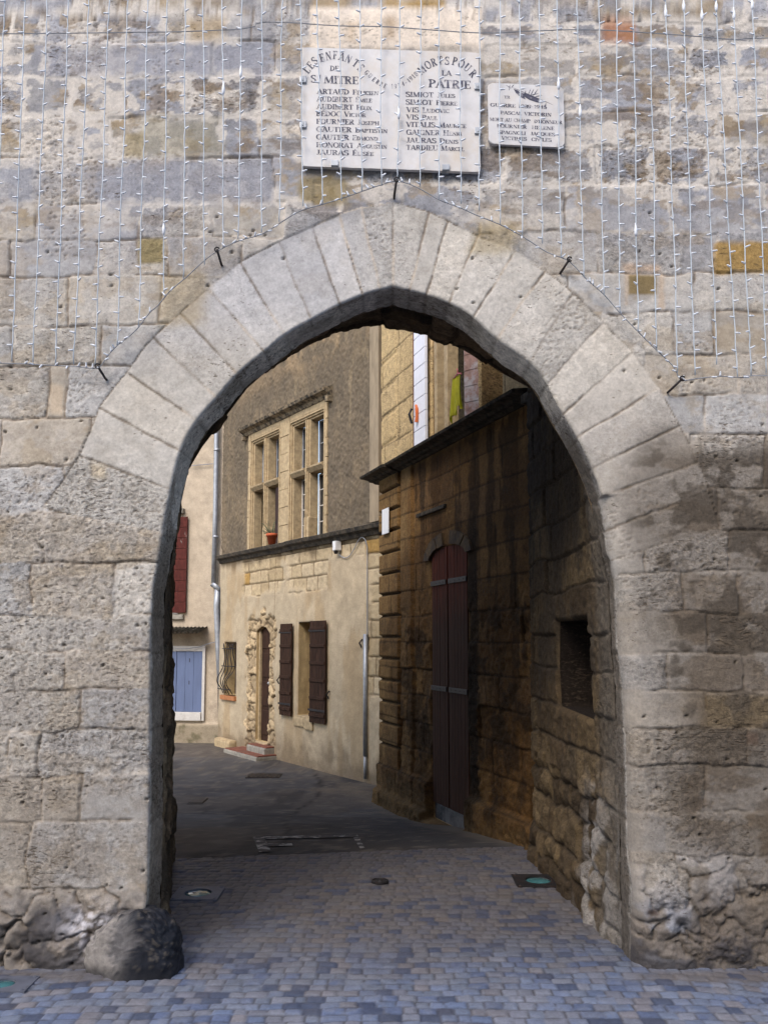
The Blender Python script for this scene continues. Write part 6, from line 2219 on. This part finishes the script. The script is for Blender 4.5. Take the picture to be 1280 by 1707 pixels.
ground_light((897, 1469.5), 80, 20, 'dark square ground light with a teal lens near the right foot of the passage')
ground_light((330, 1491), 78, 22, 'ground light with a dull teal lens near the guard stone', M_SLATE)
ground_light((6, 1643), 96, 26, 'ground light cut off by the left edge of the photo, before the wall', M_SLATE)
ground_light((1302, 1612), 90, 24, 'ground light cut off by the right edge of the photo, before the wall', M_SLATE)


def disc(px, py, wpx, name, lab, cat, mat, grate=False):
    c = onG(px, py)
    r = (onG(px + wpx / 2, py).x - onG(px - wpx / 2, py).x) / 2
    mb = MB()
    mb.lathe((c.x, c.y, c.z + 0.004), [(r * 1.15, 0), (r * 1.12, 0.012), (r * 0.98, 0.014), (r * 0.95, 0.008), (r * 0.35, 0.009), (r * 0.3, 0.013), (0.003, 0.013)], 28)
    tag(mb.build(name, mat), lab, cat)


disc(633, 1472, 26, 'drain_cap', 'small round dark cap in the middle of the cobbled passage', 'cap', M_IRON)
for (x0, x1, y0, y1, lab) in ((412, 468, 1290, 1297, 'dark rectangular iron cover in the lane before the shuttered window'), (317, 342, 1331, 1341, 'small iron cover in the asphalt near the left side of the passage')):
    a, b = onG((x0 + x1) / 2, y1), onG((x0 + x1) / 2, y0)
    xa, xb = onG(x0, (y0 + y1) / 2).x, onG(x1, (y0 + y1) / 2).x
    mb = MB()
    zz = float(zground(a.x, a.y))
    mb.box((xa, a.y, zz - 0.03), (xb, b.y, zz + 0.004), None, 0.003)
    for k in range(7):
        x = xa + (xb - xa) * (0.1 + 0.8 * k / 6)
        mb.box((x - 0.012, a.y + 0.04, zz + 0.0042), (x + 0.012, b.y - 0.04, zz + 0.009), None, 0.002)
    tag(mb.build('manhole_cover', M_IRON), lab, 'manhole cover')

# ================================================================== added house, unseen behind the camera: it shades the foot of the gate
sq = thing('shade_house', 'plain rendered house added unseen behind the viewer to shade the gate foot', 'house', (0, -9.6, 0))
mb = MB()
mb.box((-9, -16, -0.4), (12, -9.6, 8.8), None, 0.01)
mb.build('wall', pmat('shade_house_render', (0.68, 0.62, 0.53), 0.9, amt=0.2, scale=3), sq)  # pale, so the added block bounces fill onto the gate
mb = MB()
mb.prism([Vector((-9.4, -16.4, 8.8)), Vector((-9.4, -9.2, 8.8)), Vector((-9.4, -12.8, 10.2))], (21.8, 0, 0))
mb.build('roof', pmat('shade_house_tiles', (0.30, 0.14, 0.08), 0.9, amt=0.3, scale=6), sq)  # roof of the added shade house
for x in (-6, -2.5, 1, 4.5, 8):
    for z in (1.0, 3.7, 6.2):
        mb = MB()
        mb.box((x, -9.62, z), (x + 0.95, -9.56, z + 1.5), None, 0.01)
        w_ = mb.build('window', M_GLASS, sq)  # window of the added shade house
        for k in (-0.52, 0.99):
            mb = MB()
            mb.box((x + k, -9.6, z), (x + k + 0.48, -9.54, z + 1.5), None, 0.01)
            mb.build('shutter', M_BLUEPAINT, w_)
